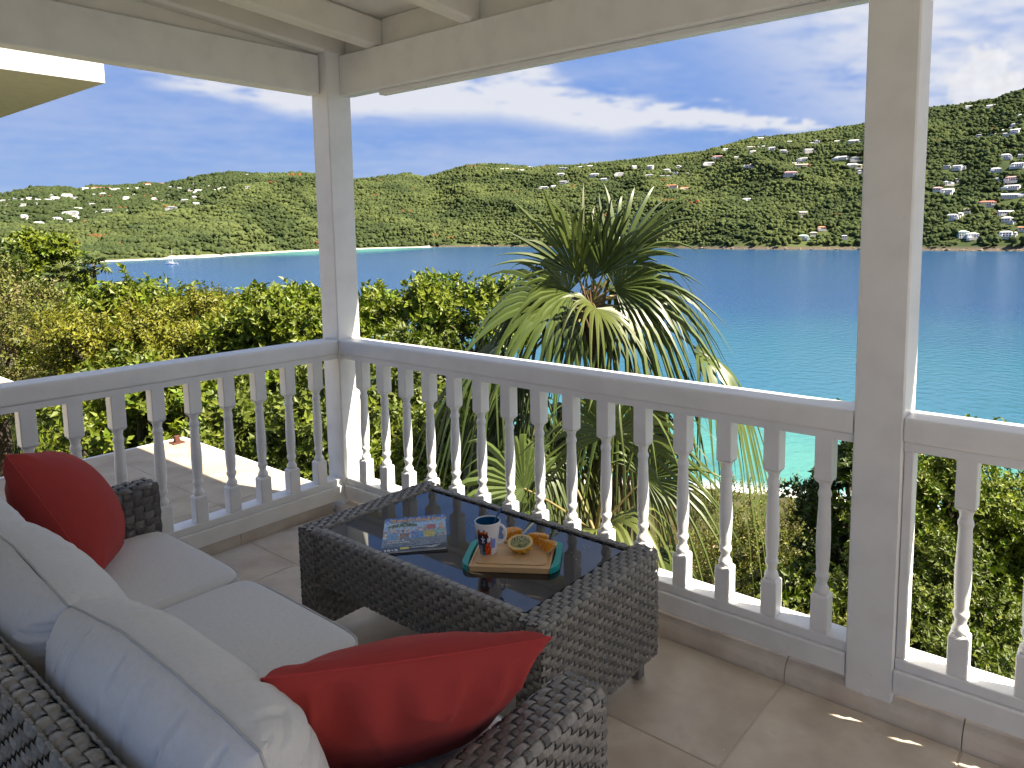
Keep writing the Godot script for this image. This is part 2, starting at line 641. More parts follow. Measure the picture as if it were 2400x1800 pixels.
	# posts
	for q in [["white square corner post where the two railings meet", Vector3(-0.07, 0, -0.07), 2.405, false], ["white square post between the two front railings, at the right", Vector3(2.658, 0, -0.07), 2.2, true]]:
		var p := thing("porch_post", q[0], "post", "white porch posts", q[1])
		b = MB.new()
		b.box(Vector3(0, q[2] / 2 + 0.0005, 0), Vector3(0.14, q[2] - 0.001, 0.14), 0.005)
		put("shaft", b, M.white, p)
		if q[3]:
			for hgt in [0.12, 0.062]:
				b = MB.new()
				b.lathe(Vector3(-0.004, hgt, 0.0698), [[0.0125, 0], [0.0125, 0.0012], [0.010, 0.0018], [0.0001, 0.0018]], 14, Basis(Vector3.RIGHT, PI / 2))
				put("bolt_plug", b, M.white, p)
			b = MB.new()
			b.col = Color(0.09, 0.04, 0.02)
			for k in 9:
				var s := rng.randf_range(0.004, 0.011)
				b.box(Vector3(0.0702, 0.012 + rng.randf() * 0.03 if k < 5 else 0.055 + rng.randf() * 0.02, rng.randf_range(0.045, 0.068) if k < 5 else rng.randf_range(0.0, 0.03)), Vector3(0.0012, s, s), 0.0004)
			stuff(put("rust_stain", b, M.plain, p))
	# roof: beams, rafters, boards, fascia
	var ro := thing("porch_roof", "white timber porch roof with beams and open rafters overhead", "roof")
	b = MB.new()
	b.span(Vector3(-0.002, 2.19, -0.15), Vector3(6.5, 2.388, -0.075), 0.004)
	put("front_beam", b, M.white, ro)
	b = MB.new()
	b.span(Vector3(0.27, 2.166, -0.148), Vector3(6.5, 2.1895, -0.105), 0.004)
	put("beam_trim", b, M.white, ro)
	b = MB.new()
	b.span(Vector3(-0.15, 2.195, 0.002), Vector3(-0.06, 2.386, 2.9), 0.004)
	put("side_beam", b, M.white, ro)
	var slope := 0.075
	for x in [-0.045, 0.25, 0.91, 1.57, 2.23, 2.89, 3.55, 4.21, 4.87, 5.53, 6.19]:
		b = MB.new()
		var ln := 3.19
		var mid_z := 1.2
		b.box(Vector3(x, 2.39 + 0.07 + slope * (mid_z + 0.07), mid_z), Vector3(0.085, 0.139, ln), 0.012, Basis(Vector3.RIGHT, -atan(slope)))
		put("rafter", b, M.ceiling, ro)
	var xs := [-0.045, 0.25, 0.91, 1.57, 2.23, 2.89, 3.55, 4.21, 4.87, 5.53, 6.19]
	for i in 10:
		b = MB.new()
		b.span(Vector3(xs[i] + 0.0435, 2.3885, -0.148), Vector3(xs[i + 1] - 0.0435, 2.525, -0.118), 0.002)
		put("blocking", b, M.ceiling, ro)
	b = MB.new()
	b.box(Vector3(3.03, 2.532 + 0.013 + slope * (1.2 + 0.07), 1.2), Vector3(6.98, 0.025, 3.19), 0.002, Basis(Vector3.RIGHT, -atan(slope)))
	put("ceiling_boards", b, M.ceiling, ro)
	b = MB.new()
	b.box(Vector3(3.03, 2.532 + 0.045 + slope * (1.21 + 0.07), 1.21), Vector3(7.06, 0.035, 3.30), 0.004, Basis(Vector3.RIGHT, -atan(slope)))
	put("roof_deck", b, M.fascia, ro)
	b = MB.new()
	b.span(Vector3(-0.48, 2.345, -0.425), Vector3(6.55, 2.53, -0.40), 0.004)
	put("fascia", b, M.fascia, ro)
	b = MB.new()
	b.span(Vector3(-0.12, 2.3885, -0.115), Vector3(-0.09, 2.60, 2.85), 0.0)
	put("gable_infill", b, M.ceiling, ro)

	# railings
	var rail := round_rect(-0.13, 0.868, 0.0, 0.942, 0.012)
	var fillet := PackedVector2Array([Vector2(-0.088, 0.8425), Vector2(-0.010, 0.8425), Vector2(-0.010, 0.8675), Vector2(-0.088, 0.8675)])
	var shoe := round_rect(-0.105, 0.163, -0.012, 0.197, 0.004, 2)
	var board := round_rect(-0.04, 0.09, 0.001, 0.163, 0.005, 3)
	for q in [["white railing of the long front bay between the corner post and the right post", 0.002, 2.586, 0.137, 0.1685, 15, 0],
			["white railing of the front bay to the right of the right post", 2.73, 4.9, 2.893, 0.1685, 12, 0],
			["white railing on the left side, behind the sofa's far arm", 0.002, 2.72, 0.118, 0.1567, 17, 1]]:
		var r := thing("railing", q[0], "railing", "white porch railings")
		var ex := Vector3.BACK if q[6] == 0 else Vector3.RIGHT
		var o := Vector3(q[2], 0, 0) if q[6] == 0 else Vector3(0, 0, q[1])
		for part in [["top_rail", rail], ["rail_fillet", fillet], ["bottom_rail", shoe], ["toe_board", board]]:
			b = MB.new()
			b.extrude(part[1], o, ex, Vector3.UP, q[2] - q[1], false)
			put(part[0], b, M.white, r)
		for k in q[5]:
			var p := put("baluster", bal, M.white, r)
			var s: float = q[3] + q[4] * k
			p.position = Vector3(s, 0, -0.0435) if q[6] == 0 else Vector3(-0.0435, 0, s)
			p.rotation.y = PI / 2 * (k % 4)
		if q[1] > 2.0:
			b = MB.new()
			b.span(Vector3(2.7295, 0.1975, -0.07), Vector3(2.756, 0.842, -0.016), 0.003)
			put("end_stile", b, M.white, r)
	# the house behind the sofa
	var hw := thing("house_wall", "pale stucco house wall behind the sofa", "wall")
	b = MB.new()
	b.span(Vector3(-0.15, -0.3, 2.75), Vector3(1.9, 2.75, 2.95), 0.0)
	b.span(Vector3(1.9, 2.2, 2.75), Vector3(3.9, 2.75, 2.95), 0.0)
	b.span(Vector3(3.9, -0.3, 2.75), Vector3(6.6, 2.75, 2.95), 0.0)
	put("wall", b, M.stucco, hw)

# ---------- wicker ----------
func rounded_path(corners: Array, r: float, n := 4) -> PackedVector2Array:
	# a polyline with its inner corners rounded
	var o := PackedVector2Array()
	for i in corners.size():
		var p: Vector2 = corners[i]
		if i == 0 or i == corners.size() - 1:
			o.append(p)
			continue
		var a: Vector2 = (corners[i - 1] - p).normalized()
		var b: Vector2 = (corners[i + 1] - p).normalized()
		for k in n + 1:
			var t := float(k) / n
			var u := p + a * r * (1 - t) * (1 - t) + b * r * t * t
			o.append(u)
	return o

func path_at(path: PackedVector2Array, cum: PackedFloat32Array, s: float) -> Array:
	var i := 0
	while i < path.size() - 2 and cum[i + 1] < s:
		i += 1
	var t := (path[i + 1] - path[i]).normalized()
	return [path[i] + t * (s - cum[i]), Vector2(t.y, -t.x)]

func weave(o: Vector3, ax: Vector3, length: float, ex: Vector3, ey: Vector3, path: PackedVector2Array, parent: Node, called: String, apart := false, pitch := 0.025, w := 0.017, amp := 0.0028, tone := 0.32, phase := 0) -> void:
	# strands run along ax, laid side by side along the outline path; stakes run across them. The outward side is to the right of the path.
	var cum := PackedFloat32Array([0.0])
	for i in path.size() - 1:
		cum.append(cum[i] + path[i].distance_to(path[i + 1]))
	var total := cum[cum.size() - 1]
	var rows := maxi(1, roundi(total / w))
	var ww := total / rows
	var cols := maxi(2, roundi(length / pitch))
	var pp := length / cols
	var b := MB.new()
	var hint := Vector3.ZERO
	for r in rows:
		if apart:
			b = MB.new()
		var t: float = tone * rng.randf_range(0.80, 1.2)
		b.col = Color(t, t * 0.955, t * 0.84)
		var pt := []
		for e in [-0.47, -0.25, 0.25, 0.47]:
			pt.append(path_at(path, cum, (r + 0.5 + e) * ww))
		var g := []
		for q in 4:
			g.append(PackedVector3Array())
		for k in cols * 4 + 1:
			var u := k * 0.25
			var h := amp * cos(PI * (u + r + phase)) + amp
			# a float lies high and flat, and dives steeply under the next stake
			h = amp * (1.0 + 1.25 * clampf(cos(PI * (u + r + phase)) * 1.3, -1.0, 0.8))
			for q in 4:
				var f := pt[q][0] as Vector2
				var nn := pt[q][1] as Vector2
				var hh := h - (amp * 0.55 if q == 0 or q == 3 else 0.0)
				g[q].append(o + ax * (u * pp) + ex * (f.x + nn.x * hh) + ey * (f.y + nn.y * hh))
		hint = ex * pt[1][1].x + ey * pt[1][1].y
		b.grid(g, hint)
		if apart:
			put("strand", b, M.wicker, parent)
	if apart:
		b = MB.new()
	for c in cols:
		var t: float = tone * rng.randf_range(0.55, 0.85)
		b.col = Color(t, t * 0.955, t * 0.84)
		var g := [PackedVector3Array(), PackedVector3Array()]
		for k in rows * 2 + 1:
			var s := k * 0.5 * ww
			var f := path_at(path, cum, s)
			var h: float = amp * (0.75 - 1.0 * cos(PI * (c + 0.5 * 0.0 + (k * 0.5 - 0.5) + phase)))
			for q in 2:
				var e := -0.30 if q == 0 else 0.30
				var nn := f[1] as Vector2
				var p2 := f[0] as Vector2
				g[q].append(o + ax * ((c + e) * pp) + ex * (p2.x + nn.x * h) + ey * (p2.y + nn.y * h))
		b.grid(g, hint)
	if apart:
		stuff(put("stakes", b, M.wicker, parent))
	else:
		stuff(put(called, b, M.wicker, parent))

func table() -> void:
	var tb := thing("coffee_table", "grey wicker coffee table with a smoked glass top", "table")
	var x0 := 0.912
	var x1 := 2.055
	var z0 := 0.242
	var z1 := 0.842
	var top := 0.448
	for s in [0, 1]:
		var a := x0 if s == 0 else x1 - 0.10
		var p := group_node("end_panel", tb)
		var b := MB.new()
		b.span(Vector3(a + 0.006, 0.09, z0 + 0.006), Vector3(a + 0.094, top - 0.006, z1 - 0.006), 0.012)
		put("core", b, M.core, p)
		# outline across the panel, up the right side, over the top, down the left; seen from -z it runs counter-clockwise
		var path := rounded_path([Vector2(0.094, 0.082), Vector2(0.094, top - 0.006), Vector2(0.006, top - 0.006), Vector2(0.006, 0.082)], 0.012)
		weave(Vector3(a, 0, z0), Vector3.BACK, z1 - z0, Vector3.RIGHT, Vector3.UP, path, p, "weave")
		for e in [0, 1]:
			var z := z0 + 0.004 if e == 0 else z1 - 0.004
			var fp := PackedVector2Array([Vector2(0, 0.085), Vector2(0, top - 0.012)])
			if e == 1:
				weave(Vector3(a + 0.006, 0, z), Vector3.RIGHT, 0.088, Vector3.BACK, Vector3.UP, fp, p, "end_weave", false, 0.022, 0.017)
			else:
				weave(Vector3(a + 0.006, 0, z), Vector3.RIGHT, 0.088, Vector3.FORWARD, Vector3.UP, fp, p, "end_weave", false, 0.022, 0.017)
		for e in [0, 1]:
			b = MB.new()
			b.span(Vector3(a + 0.028, 0.0, z0 + 0.02 if e == 0 else z1 - 0.055), Vector3(a + 0.062, 0.089, z0 + 0.055 if e == 0 else z1 - 0.02), 0.003)
			put("foot", b, M.core, p)
	for e in [0, 1]:
		var z := z0 + 0.012 if e == 0 else z1 - 0.012
		var inn := 1.0 if e == 0 else -1.0
		var p := group_node("apron", tb)
		var b := MB.new()
		b.span(Vector3(x0 + 0.1, 0.258, minf(z, z + inn * 0.034) + 0.004), Vector3(x1 - 0.1, top - 0.012, maxf(z, z + inn * 0.034) - 0.004), 0.006)
		put("core", b, M.core, p)
		var out := Vector3.BACK * -inn
		var path := rounded_path([Vector2(0.0, 0.25), Vector2(0.0, top - 0.009), Vector2(-0.034, top - 0.009)], 0.008)
		weave(Vector3(x0 + 0.101, 0, z), Vector3.RIGHT, x1 - x0 - 0.202, out, Vector3.UP, path, p, "weave", false, 0.025, 0.0175)
		# flat wrapped edging along the top
		b = MB.new()
		var n := 26
		for k in n:
			var t := rng.randf_range(0.27, 0.37)
			b.col = Color(t, t * 0.955, t * 0.85)
			var L := (x1 - x0 - 0.204) / n
			var xa := x0 + 0.102 + L * k
			var zc := z + inn * 0.022
			b.box(Vector3(xa + L / 2, top - 0.0045, zc), Vector3(L - 0.002, 0.007, 0.024), 0.003, Basis(Vector3.BACK, rng.randf_range(-0.03, 0.03)))
		put("edging", b, M.wicker, p)
	var g := group_node("glass_top", tb)
	var b := MB.new()
	b.span(Vector3(x0 + 0.101, top - 0.016, z0 + 0.048), Vector3(x1 - 0.101, top - 0.010, z1 - 0.048), 0.0)
	put("pane", b, M.glass, g)
	for q in [[x0 + 0.16, z0 + 0.10], [x1 - 0.15, z0 + 0.10], [x0 + 0.16, z1 - 0.10], [x1 - 0.158, z1 - 0.105]]:
		b = MB.new()
		b.lathe(Vector3(q[0], top - 0.024, q[1]), [[0.0001, 0], [0.014, 0], [0.014, 0.0075], [0.0001, 0.0075]], 16)
		put("rubber_pad", b, M.rubber, g)
	b = MB.new()
	b.col = Color(0.5, 0.52, 0.55)
	for k in 90:
		var at := Vector3(rng.randf_range(x0 + 0.45, x1 - 0.13), top - 0.01, rng.randf_range(z0 + 0.06, z0 + 0.24))
		var r := rng.randf_range(0.0012, 0.0026)
		b.lathe(at, [[r, 0], [r * 0.8, r * 0.4], [r * 0.4, r * 0.65], [0.0001, r * 0.7]], 7)
	stuff(put("water_drops", b, M.gloss, g))

# ---------- cushions ----------
func pillow_rows(hw: float, hh: float, th: float, edge: float, pw: float, pinch: float, n: int, side: float, bump: Callable, wide := 1.0) -> Array:
	# one face of a stuffed cushion: half width, half height, half thickness; edge = how boxy the rim is
	var rows := []
	for j in n + 1:
		var bb := sin((float(j) / n * 2 - 1) * PI / 2)
		var row := PackedVector3Array()
		for i in n + 1:
			var aa := sin((float(i) / n * 2 - 1) * PI / 2)
			var k := pow(maxf(0.0, (1 - pow(absf(aa), edge * wide)) * (1 - pow(absf(bb), edge))), pw)
			var x := hw * aa * (1 - pinch * (1 - bb * bb) * aa * aa)
			var y := hh * bb * (1 - pinch * (1 - aa * aa) * bb * bb)
			var d: Vector3 = bump.call(aa, bb, side)
			row.append(Vector3(x, y, side * th * k) + d)
		rows.append(row)
	return rows

func groove(t: float, s: float) -> float:
	# narrow valleys where the noise passes zero
	var n := NR.get_noise_2d(t, s)
	return -exp(-n * n / 0.006) + 0.45 * exp(-pow(n - 0.16, 2.0) / 0.008)

func crease(t: float, s: float) -> float:
	# soft ridges with sharp valleys between
	return 1.0 - absf(NR.get_noise_2d(t, s)) * 2.4

func back_cushion(parent: Node, at: Vector3, w: float, h: float, sd: float, n: int) -> void:
	var p := group_node("back_cushion", parent, at)
	p.rotation = Vector3(0.24, rng.randf_range(-0.03, 0.03), rng.randf_range(-0.02, 0.02))
	var f := func(a: float, b: float, s: float) -> Vector3:
		var e := (1.0 - maxf(absf(a), absf(b)))
		var t := a if absf(b) > absf(a) else b
		var fold := groove(t * 230.0 + sd * 70.0 + e * 30.0 * s, e * 16.0 + s * 40.0 + sd) * exp(-e * 2.0) * smoothstep(0.0, 0.04, e)
		var soft := NZ.get_noise_3d(a * 45.0 + sd * 50.0, b * 45.0, s * 40.0)
		return Vector3(0.006 * NZ.get_noise_2d(b * 120.0, sd * 30.0) * absf(a), 0.010 * NZ.get_noise_2d(a * 130.0 + sd * 20.0, sd * 9.0) * maxf(0.0, b) - 0.045 * a * a * maxf(0.0, b), s * (0.010 * fold + 0.012 * soft * (1.0 - absf(a * b))))
	for s in [1.0, -1.0]:
		var b := MB.new()
		b.grid(pillow_rows(w / 2, h / 2, 0.120 if s < 0 else 0.100, 3.0, 0.50, 0.02, n, s, f, 2.6), Vector3(0, 0, s))
		put("back_panel" if s > 0 else "front_panel", b, M.cloth, p)
	# corded seam round the middle and the short darts that box the top corners
	var b := MB.new()
	for run in [[Vector2(-1, -1), Vector2(-1, 1)], [Vector2(-1, 1), Vector2(1, 1)], [Vector2(1, 1), Vector2(1, -1)]]:
		var pts := PackedVector3Array()
		var rad := PackedFloat32Array()
		for k in 61:
			var q: Vector2 = (run[0] as Vector2).lerp(run[1], k / 60.0)
			var x := w / 2 * q.x * (1 - 0.02 * (1 - q.y * q.y))
			var y := h / 2 * q.y * (1 - 0.02 * (1 - q.x * q.x))
			pts.append(Vector3(x, y, 0) + f.call(q.x, q.y, 0.0) * Vector3(1, 1, 0) + Vector3(q.x, q.y, 0) * 0.0005)
			rad.append(0.0022)
		b.tube(pts, rad, 6)
	put("seam", b, M.seam, p)

func seat_cushion(parent: Node, c: Vector3, s: Vector3, sd: float) -> void:
	var p := group_node("seat_cushion", parent, c)
	var b := MB.new()
	var n := 26
	for ax in 3:
		for sg in [-1.0, 1.0]:
			var rows := []
			for j in n + 1:
				var row := PackedVector3Array()
				for i in n + 1:
					var q := Vector3.ZERO
					q[ax] = sg
					q[(ax + 1) % 3] = sin((float(i) / n * 2 - 1) * PI / 2 * 0.999)
					q[(ax + 2) % 3] = sin((float(j) / n * 2 - 1) * PI / 2 * 0.999)
					var k := 9.0
					var ln := pow(pow(absf(q.x), k) + pow(absf(q.y), 4.5) + pow(absf(q.z), k), 1.0 / k)
					q /= ln
					var crown := (1 - q.x * q.x) * (1 - q.z * q.z)
					var o := Vector3(q.x * s.x / 2, q.y * s.y / 2 * (0.86 + 0.22 * crown), q.z * s.z / 2)
					o.y += 0.006 * NZ.get_noise_3d(o.x * 80 + sd * 90, o.y * 50, o.z * 80) * signf(q.y)
					row.append(o)
				rows.append(row)
			var hv := Vector3.ZERO
			hv[ax] = sg
			b.grid(rows, hv)
	put("cover", b, M.cloth, p)
	b = MB.new()
	for yy in [0.30, -0.30]:
		var pts := PackedVector3Array()
		var rad := PackedFloat32Array()
		for k in 97:
			var a := TAU * k / 96.0
			var q := Vector2(cos(a), sin(a))
			q /= pow(pow(absf(q.x), 9.0) + pow(absf(q.y), 9.0) + pow(absf(yy), 4.5), 1.0 / 9.0)
			pts.append(Vector3(q.x * s.x / 2 * 1.001, yy * s.y * 0.95, q.y * s.z / 2 * 1.001))
			rad.append(0.0026)
		b.tube(pts, rad, 6, false)
	put("seam", b, M.seam, p)

func sofa() -> void:
	var so := thing("sofa", "grey wicker three-seat sofa with pale grey cushions, seen from behind", "sofa")
	var top := 0.592
	for s in [0, 1]:
		var a := 0.352 if s == 0 else 2.336
		var p := group_node("arm", so)
		var b := MB.new()
		b.span(Vector3(a + 0.006, 0.1, 1.136), Vector3(a + 0.114, top - 0.006, 1.93), 0.02)
		put("core", b, M.core, p)
		if s == 1:
			# the near arm: strands one by one
			var side := rounded_path([Vector2(0.114, 0.095), Vector2(0.114, top - 0.006), Vector2(0.006, top - 0.006), Vector2(0.006, 0.40)], 0.022)
			weave(Vector3(a, 0, 1.132), Vector3.BACK, 0.80, Vector3.RIGHT, Vector3.UP, side, p, "weave", true)
		else:
			var side := rounded_path([Vector2(0.114, 0.28), Vector2(0.114, top - 0.006), Vector2(0.006, top - 0.006), Vector2(0.006, 0.095)], 0.014)
			weave(Vector3(a, 0, 1.132), Vector3.BACK, 0.80, Vector3.RIGHT, Vector3.UP, side, p, "weave", false, 0.034, 0.027, 0.004, 0.19)
		var fp := PackedVector2Array([Vector2(0, 0.095), Vector2(0, top - 0.016)])
		weave(Vector3(a + 0.007, 0, 1.134), Vector3.RIGHT, 0.106, Vector3.FORWARD, Vector3.UP, fp, p, "front_weave", false, 0.021, 0.017)
	# back frame
	var p := group_node("back_frame", so)
	var b := MB.new()
	b.span(Vector3(0.36, 0.1, 1.893), Vector3(2.448, 0.744, 1.928), 0.008)
	put("core", b, M.core, p)
	var path := rounded_path([Vector2(1.932, 0.095), Vector2(1.932, 0.747), Vector2(1.888, 0.747), Vector2(1.888, 0.45)], 0.012)
	# the path runs in (z, y)
	weave(Vector3(0.353, 0, 0), Vector3.RIGHT, 2.102, Vector3.BACK, Vector3.UP, path, p, "weave", true, 0.028, 0.0195, 0.0032)
	b = MB.new()
	for side in [1.9335, 1.8865]:
		for k in 75:
			var t := rng.randf_range(0.24, 0.34)
			b.col = Color(t, t * 0.955, t * 0.84)
			var pts := PackedVector3Array()
			var rad := PackedFloat32Array()
			for q in 7:
				pts.append(Vector3(0.353 + 0.028 * (k + q / 6.0), 0.7475 + 0.0045 * sin(PI * q / 6.0), side))
				rad.append(0.0032)
			b.tube(pts, rad, 5, false)
	stuff(put("edge_binding", b, M.wicker, p))
	# seat base
	p = group_node("seat_base", so)
	b = MB.new()
	b.span(Vector3(0.47, 0.12, 1.17), Vector3(2.336, 0.298, 1.88), 0.004)
	put("core", b, M.core, p)
	weave(Vector3(0.474, 0, 1.164), Vector3.RIGHT, 1.858, Vector3.FORWARD, Vector3.UP, PackedVector2Array([Vector2(0, 0.105), Vector2(0, 0.30)]), p, "weave")
	for q in [[0.40, 1.17], [2.40, 1.17], [0.40, 1.88], [2.40, 1.88], [1.40, 1.20]]:
		b = MB.new()
		b.span(Vector3(q[0] - 0.02, 0, q[1] - 0.02), Vector3(q[0] + 0.02, 0.12, q[1] + 0.02), 0.003)
		put("foot", b, M.core, so)
	for k in 3:
		seat_cushion(so, Vector3(0.776 + 0.6135 * k, 0.37, 1.425 + (0.012 if k == 2 else 0.0)), Vector3(0.607, 0.148, 0.60), k + 1.0)
	for k in 3:
		back_cushion(so, Vector3(0.775 + 0.618 * k + (0.01 if k == 2 else 0.0), 0.628, 1.752), 0.655, 0.455, 3.0 + k * 1.7, 110 if k == 2 else 80)

func throw_pillow(label: String, at: Vector3, yaw: float, lean: float, roll: float, w: float, h: float, th: float, sd: float, fold: float) -> void:
	# at: middle of the lower edge; the face looks along yaw and leans back
	var p := thing("throw_pillow", label, "pillow", "red throw pillows on the sofa")
	p.basis = Basis(Vector3.UP, yaw) * Basis(Vector3.RIGHT, -lean) * Basis(Vector3.BACK, roll)
	p.position = at + p.basis.y * h / 2
	var f := func(a: float, b: float, s: float) -> Vector3:
		var ea := 1.0 - absf(a)
		var eb := 1.0 - absf(b)
		var e := minf(ea, eb)
		var t := a if eb < ea else b
		var fo := 0.0
		if b > 0.0 and s < 0:
			# gathers below the top edge
			fo = crease(a * 150.0 + sd * 60.0, eb * 35.0) * exp(-absf(eb - 0.30) * 3.5) * smoothstep(0.0, 0.12, eb) * fold * 1.5
		var cornerness := absf(a * b)
		fo += crease((a - b * signf(a * b)) * 200.0 + sd, 20.0) * smoothstep(0.45, 0.8, cornerness) * smoothstep(0.0, 0.07, e) * 0.7
		return Vector3(0, 0, s * (0.014 * fo + 0.008 * NZ.get_noise_3d(a * 70 + sd * 33, b * 70, s * 20) * smoothstep(0.0, 0.2, e)))
	for s in [1.0, -1.0]:
		var b := MB.new()
		b.grid(pillow_rows(w / 2, h / 2, th, 2.1, 0.62, 0.05, 84, s, f), Vector3(0, 0, s))
		put("front_face" if s > 0 else "back_face", b, M.red, p)
	var b := MB.new()
	for q in 4:
		var pts := PackedVector3Array()
		var rad := PackedFloat32Array()
		for k in 41:
			var t := k / 20.0 - 1.0
			var u: Vector2 = [Vector2(t, 1), Vector2(1, -t), Vector2(-t, -1), Vector2(-1, t)][q]
			pts.append(Vector3(w / 2 * u.x * (1 - 0.05 * (1 - u.y * u.y)), h / 2 * u.y * (1 - 0.05 * (1 - u.x * u.x)), 0))
			rad.append(0.0016)
		b.tube(pts, rad, 6)
	put("seam", b, M.red_seam, p)

# ---------- things on the table ----------
func text(called: String, what: String, size: float, col: Color, parent: Node, at: Vector3, serif := false) -> void:
	var t := TextMesh.new()
	var f := SystemFont.new()
	f.font_names = PackedStringArray(["Droid Serif" if serif else "Droid Sans"])
	f.font_weight = 700
	t.font = f
	t.text = what
	t.font_size = 48
	t.pixel_size = size / 48.0
	t.depth = 0.0003
	t.curve_step = 3.0
	t.horizontal_alignment = HORIZONTAL_ALIGNMENT_LEFT
	var o := put(called, t, mat(col, 0.5), parent)
	o.position = at
	o.rotation.x = -PI / 2

func small_things() -> void:
	var y0 := 0.4385
	# magazine: x to the right of its cover, z towards its foot
	var mg := thing("magazine", "glossy travel magazine with a crowded street on its cover, lying on the glass", "magazine", "", Vector3(1.300, y0, 0.628), deg_to_rad(48.5) * 1.0)
	var b := MB.new()
	b.box(Vector3(0, 0.0035, 0), Vector3(0.214, 0.0062, 0.286), 0.0006)
	put("pages", b, mat(lin(0.7, 0.7, 0.68), 0.6), mg)
	b = MB.new()
	b.box(Vector3(-0.1085, 0.0036, 0), Vector3(0.0022, 0.0072, 0.29), 0.0009)
	put("spine", b, mat(lin(0.05, 0.055, 0.07), 0.35), mg)
	# printed cover
	var W := 220
	var H := 290
	var im := Image.create(W, H, false, Image.FORMAT_RGB8)
	for y in H:
		for x in W:
			var v := float(y) / H
			var n := NZ.get_noise_2d(x * 5.0, y * 5.0)
			var c := Color(0.20, 0.36, 0.66).lerp(Color(0.62, 0.78, 0.90), clampf(v / 0.22, 0, 1))
			if v < 0.26 and n > 0.12 + absf(v - 0.2):
				c = c.lerp(Color(0.9, 0.93, 0.95), 0.6)
			im.set_pixel(x, y, c)
	for k in 140:
		# a wooded hill behind the street
		var x := rng.randi_range(12, 110)
		var hh := int(34.0 * sin(PI * clampf((x - 5.0) / 120.0, 0, 1)))
		im.fill_rect(Rect2i(x, 84 - rng.randi_range(0, maxi(1, hh)), rng.randi_range(4, 11), rng.randi_range(4, 9)), Color(0.16, 0.28, 0.12).lerp(Color(0.35, 0.45, 0.2), rng.randf()))
	var pal := [Color(0.82, 0.78, 0.70), Color(0.55, 0.50, 0.46), Color(0.75, 0.35, 0.28), Color(0.86, 0.72, 0.35), Color(0.40, 0.55, 0.68), Color(0.30, 0.28, 0.30), Color(0.70, 0.62, 0.52), Color(0.88, 0.86, 0.84)]
	for k in 420:
		var y := rng.randi_range(78, 172)
		var s := 3.0 + (y - 78) * 0.13
		im.fill_rect(Rect2i(rng.randi_range(0, W), y, int(s * rng.randf_range(0.4, 1.0)), int(s * rng.randf_range(0.5, 1.5))), pal[rng.randi() % pal.size()])
	for q in [[14, 140, 40, 52, Color(0.30, 0.62, 0.85)], [58, 148, 34, 42, Color(0.45, 0.30, 0.28)], [96, 136, 44, 58, Color(0.16, 0.42, 0.78)], [124, 140, 16, 60, Color(0.05, 0.55, 0.85)], [142, 138, 36, 52, Color(0.88, 0.78, 0.15)], [180, 128, 36, 46, Color(0.35, 0.72, 0.76)], [150, 84, 34, 40, Color(0.75, 0.25, 0.22)], [196, 76, 14, 62, Color(0.85, 0.62, 0.5)], [0, 190, 220, 66, Color(0.36, 0.36, 0.37)]]:
		for y in q[3]:
			for x in q[2]:
				var n: float = NZ.get_noise_2d((x + q[0]) * 14.0, (y + q[1]) * 14.0)
				var px: int = q[0] + x + int(n * 5.0)
				if px >= 0 and px < W and q[1] + y < H and n > -0.35:
					im.set_pixel(px, q[1] + y, (q[4] as Color).lightened(clampf(n * 0.6, 0, 1)).darkened(clampf(-n * 0.8, 0, 1)))
	for k in 60:
		im.fill_rect(Rect2i(rng.randi_range(0, 210), rng.randi_range(196, 250), rng.randi_range(6, 26), rng.randi_range(2, 5)), Color(0.5, 0.5, 0.5).lerp(Color(0.2, 0.2, 0.22), rng.randf()))
	im.fill_rect(Rect2i(0, 256, 220, 34), Color(0.12, 0.14, 0.16))
	for k in 9:
		im.fill_rect(Rect2i(120 + rng.randi_range(0, 80), 258 + rng.randi_range(0, 22), rng.randi_range(10, 24), 4), Color(0.75, 0.76, 0.76))
	im.fill_rect(Rect2i(62, 262, 30, 16), Color(0.85, 0.80, 0.2))
	var cov := MB.new()
	var pc := PackedVector3Array()
	var rows := []
	for j in 13:
		var row := PackedVector3Array()
		for i in 9:
			# the free corner lifts a little
			var u := i / 8.0
			var v := j / 12.0
			var lift := 0.0045 * pow(maxf(0.0, u - 0.45) / 0.55, 2.0) * (0.4 + 0.6 * absf(v - 0.4))
			row.append(Vector3(-0.109 + 0.218 * u, 0.0073 + lift, -0.145 + 0.29 * v))
		rows.append(row)
	cov.grid(rows, Vector3.UP)
	var cm := mat(Color.WHITE, 0.22)
	cm.albedo_texture = ImageTexture.create_from_image(im)
	put("cover", cov, cm, mg)
	text("title", "destination", 0.0365, lin(0.80, 0.40, 0.06), mg, Vector3(-0.088, 0.0092, -0.110))
	text("headline", "TRAVEL &", 0.013, lin(0.85, 0.85, 0.85), mg, Vector3(-0.092, 0.0086, 0.062))
	text("headline", "ISLAND GUIDE", 0.011, lin(0.85, 0.85, 0.85), mg, Vector3(-0.092, 0.0086, 0.078))
	text("headline", "10+5", 0.022, lin(0.85, 0.86, 0.86), mg, Vector3(-0.102, 0.0086, 0.138))
	text("headline", "ADVENTURES", 0.010, lin(0.8, 0.8, 0.8), mg, Vector3(-0.012, 0.0094, 0.128))

	# cutting board
	var cb := thing("cutting_board", "small bamboo cutting board with turquoise end grips", "cutting board", "", Vector3(1.703, y0, 0.560), deg_to_rad(33.0))
	var wood := mat(Color.WHITE, 0.5)
	var wi := Image.create(256, 256, false, Image.FORMAT_RGB8)
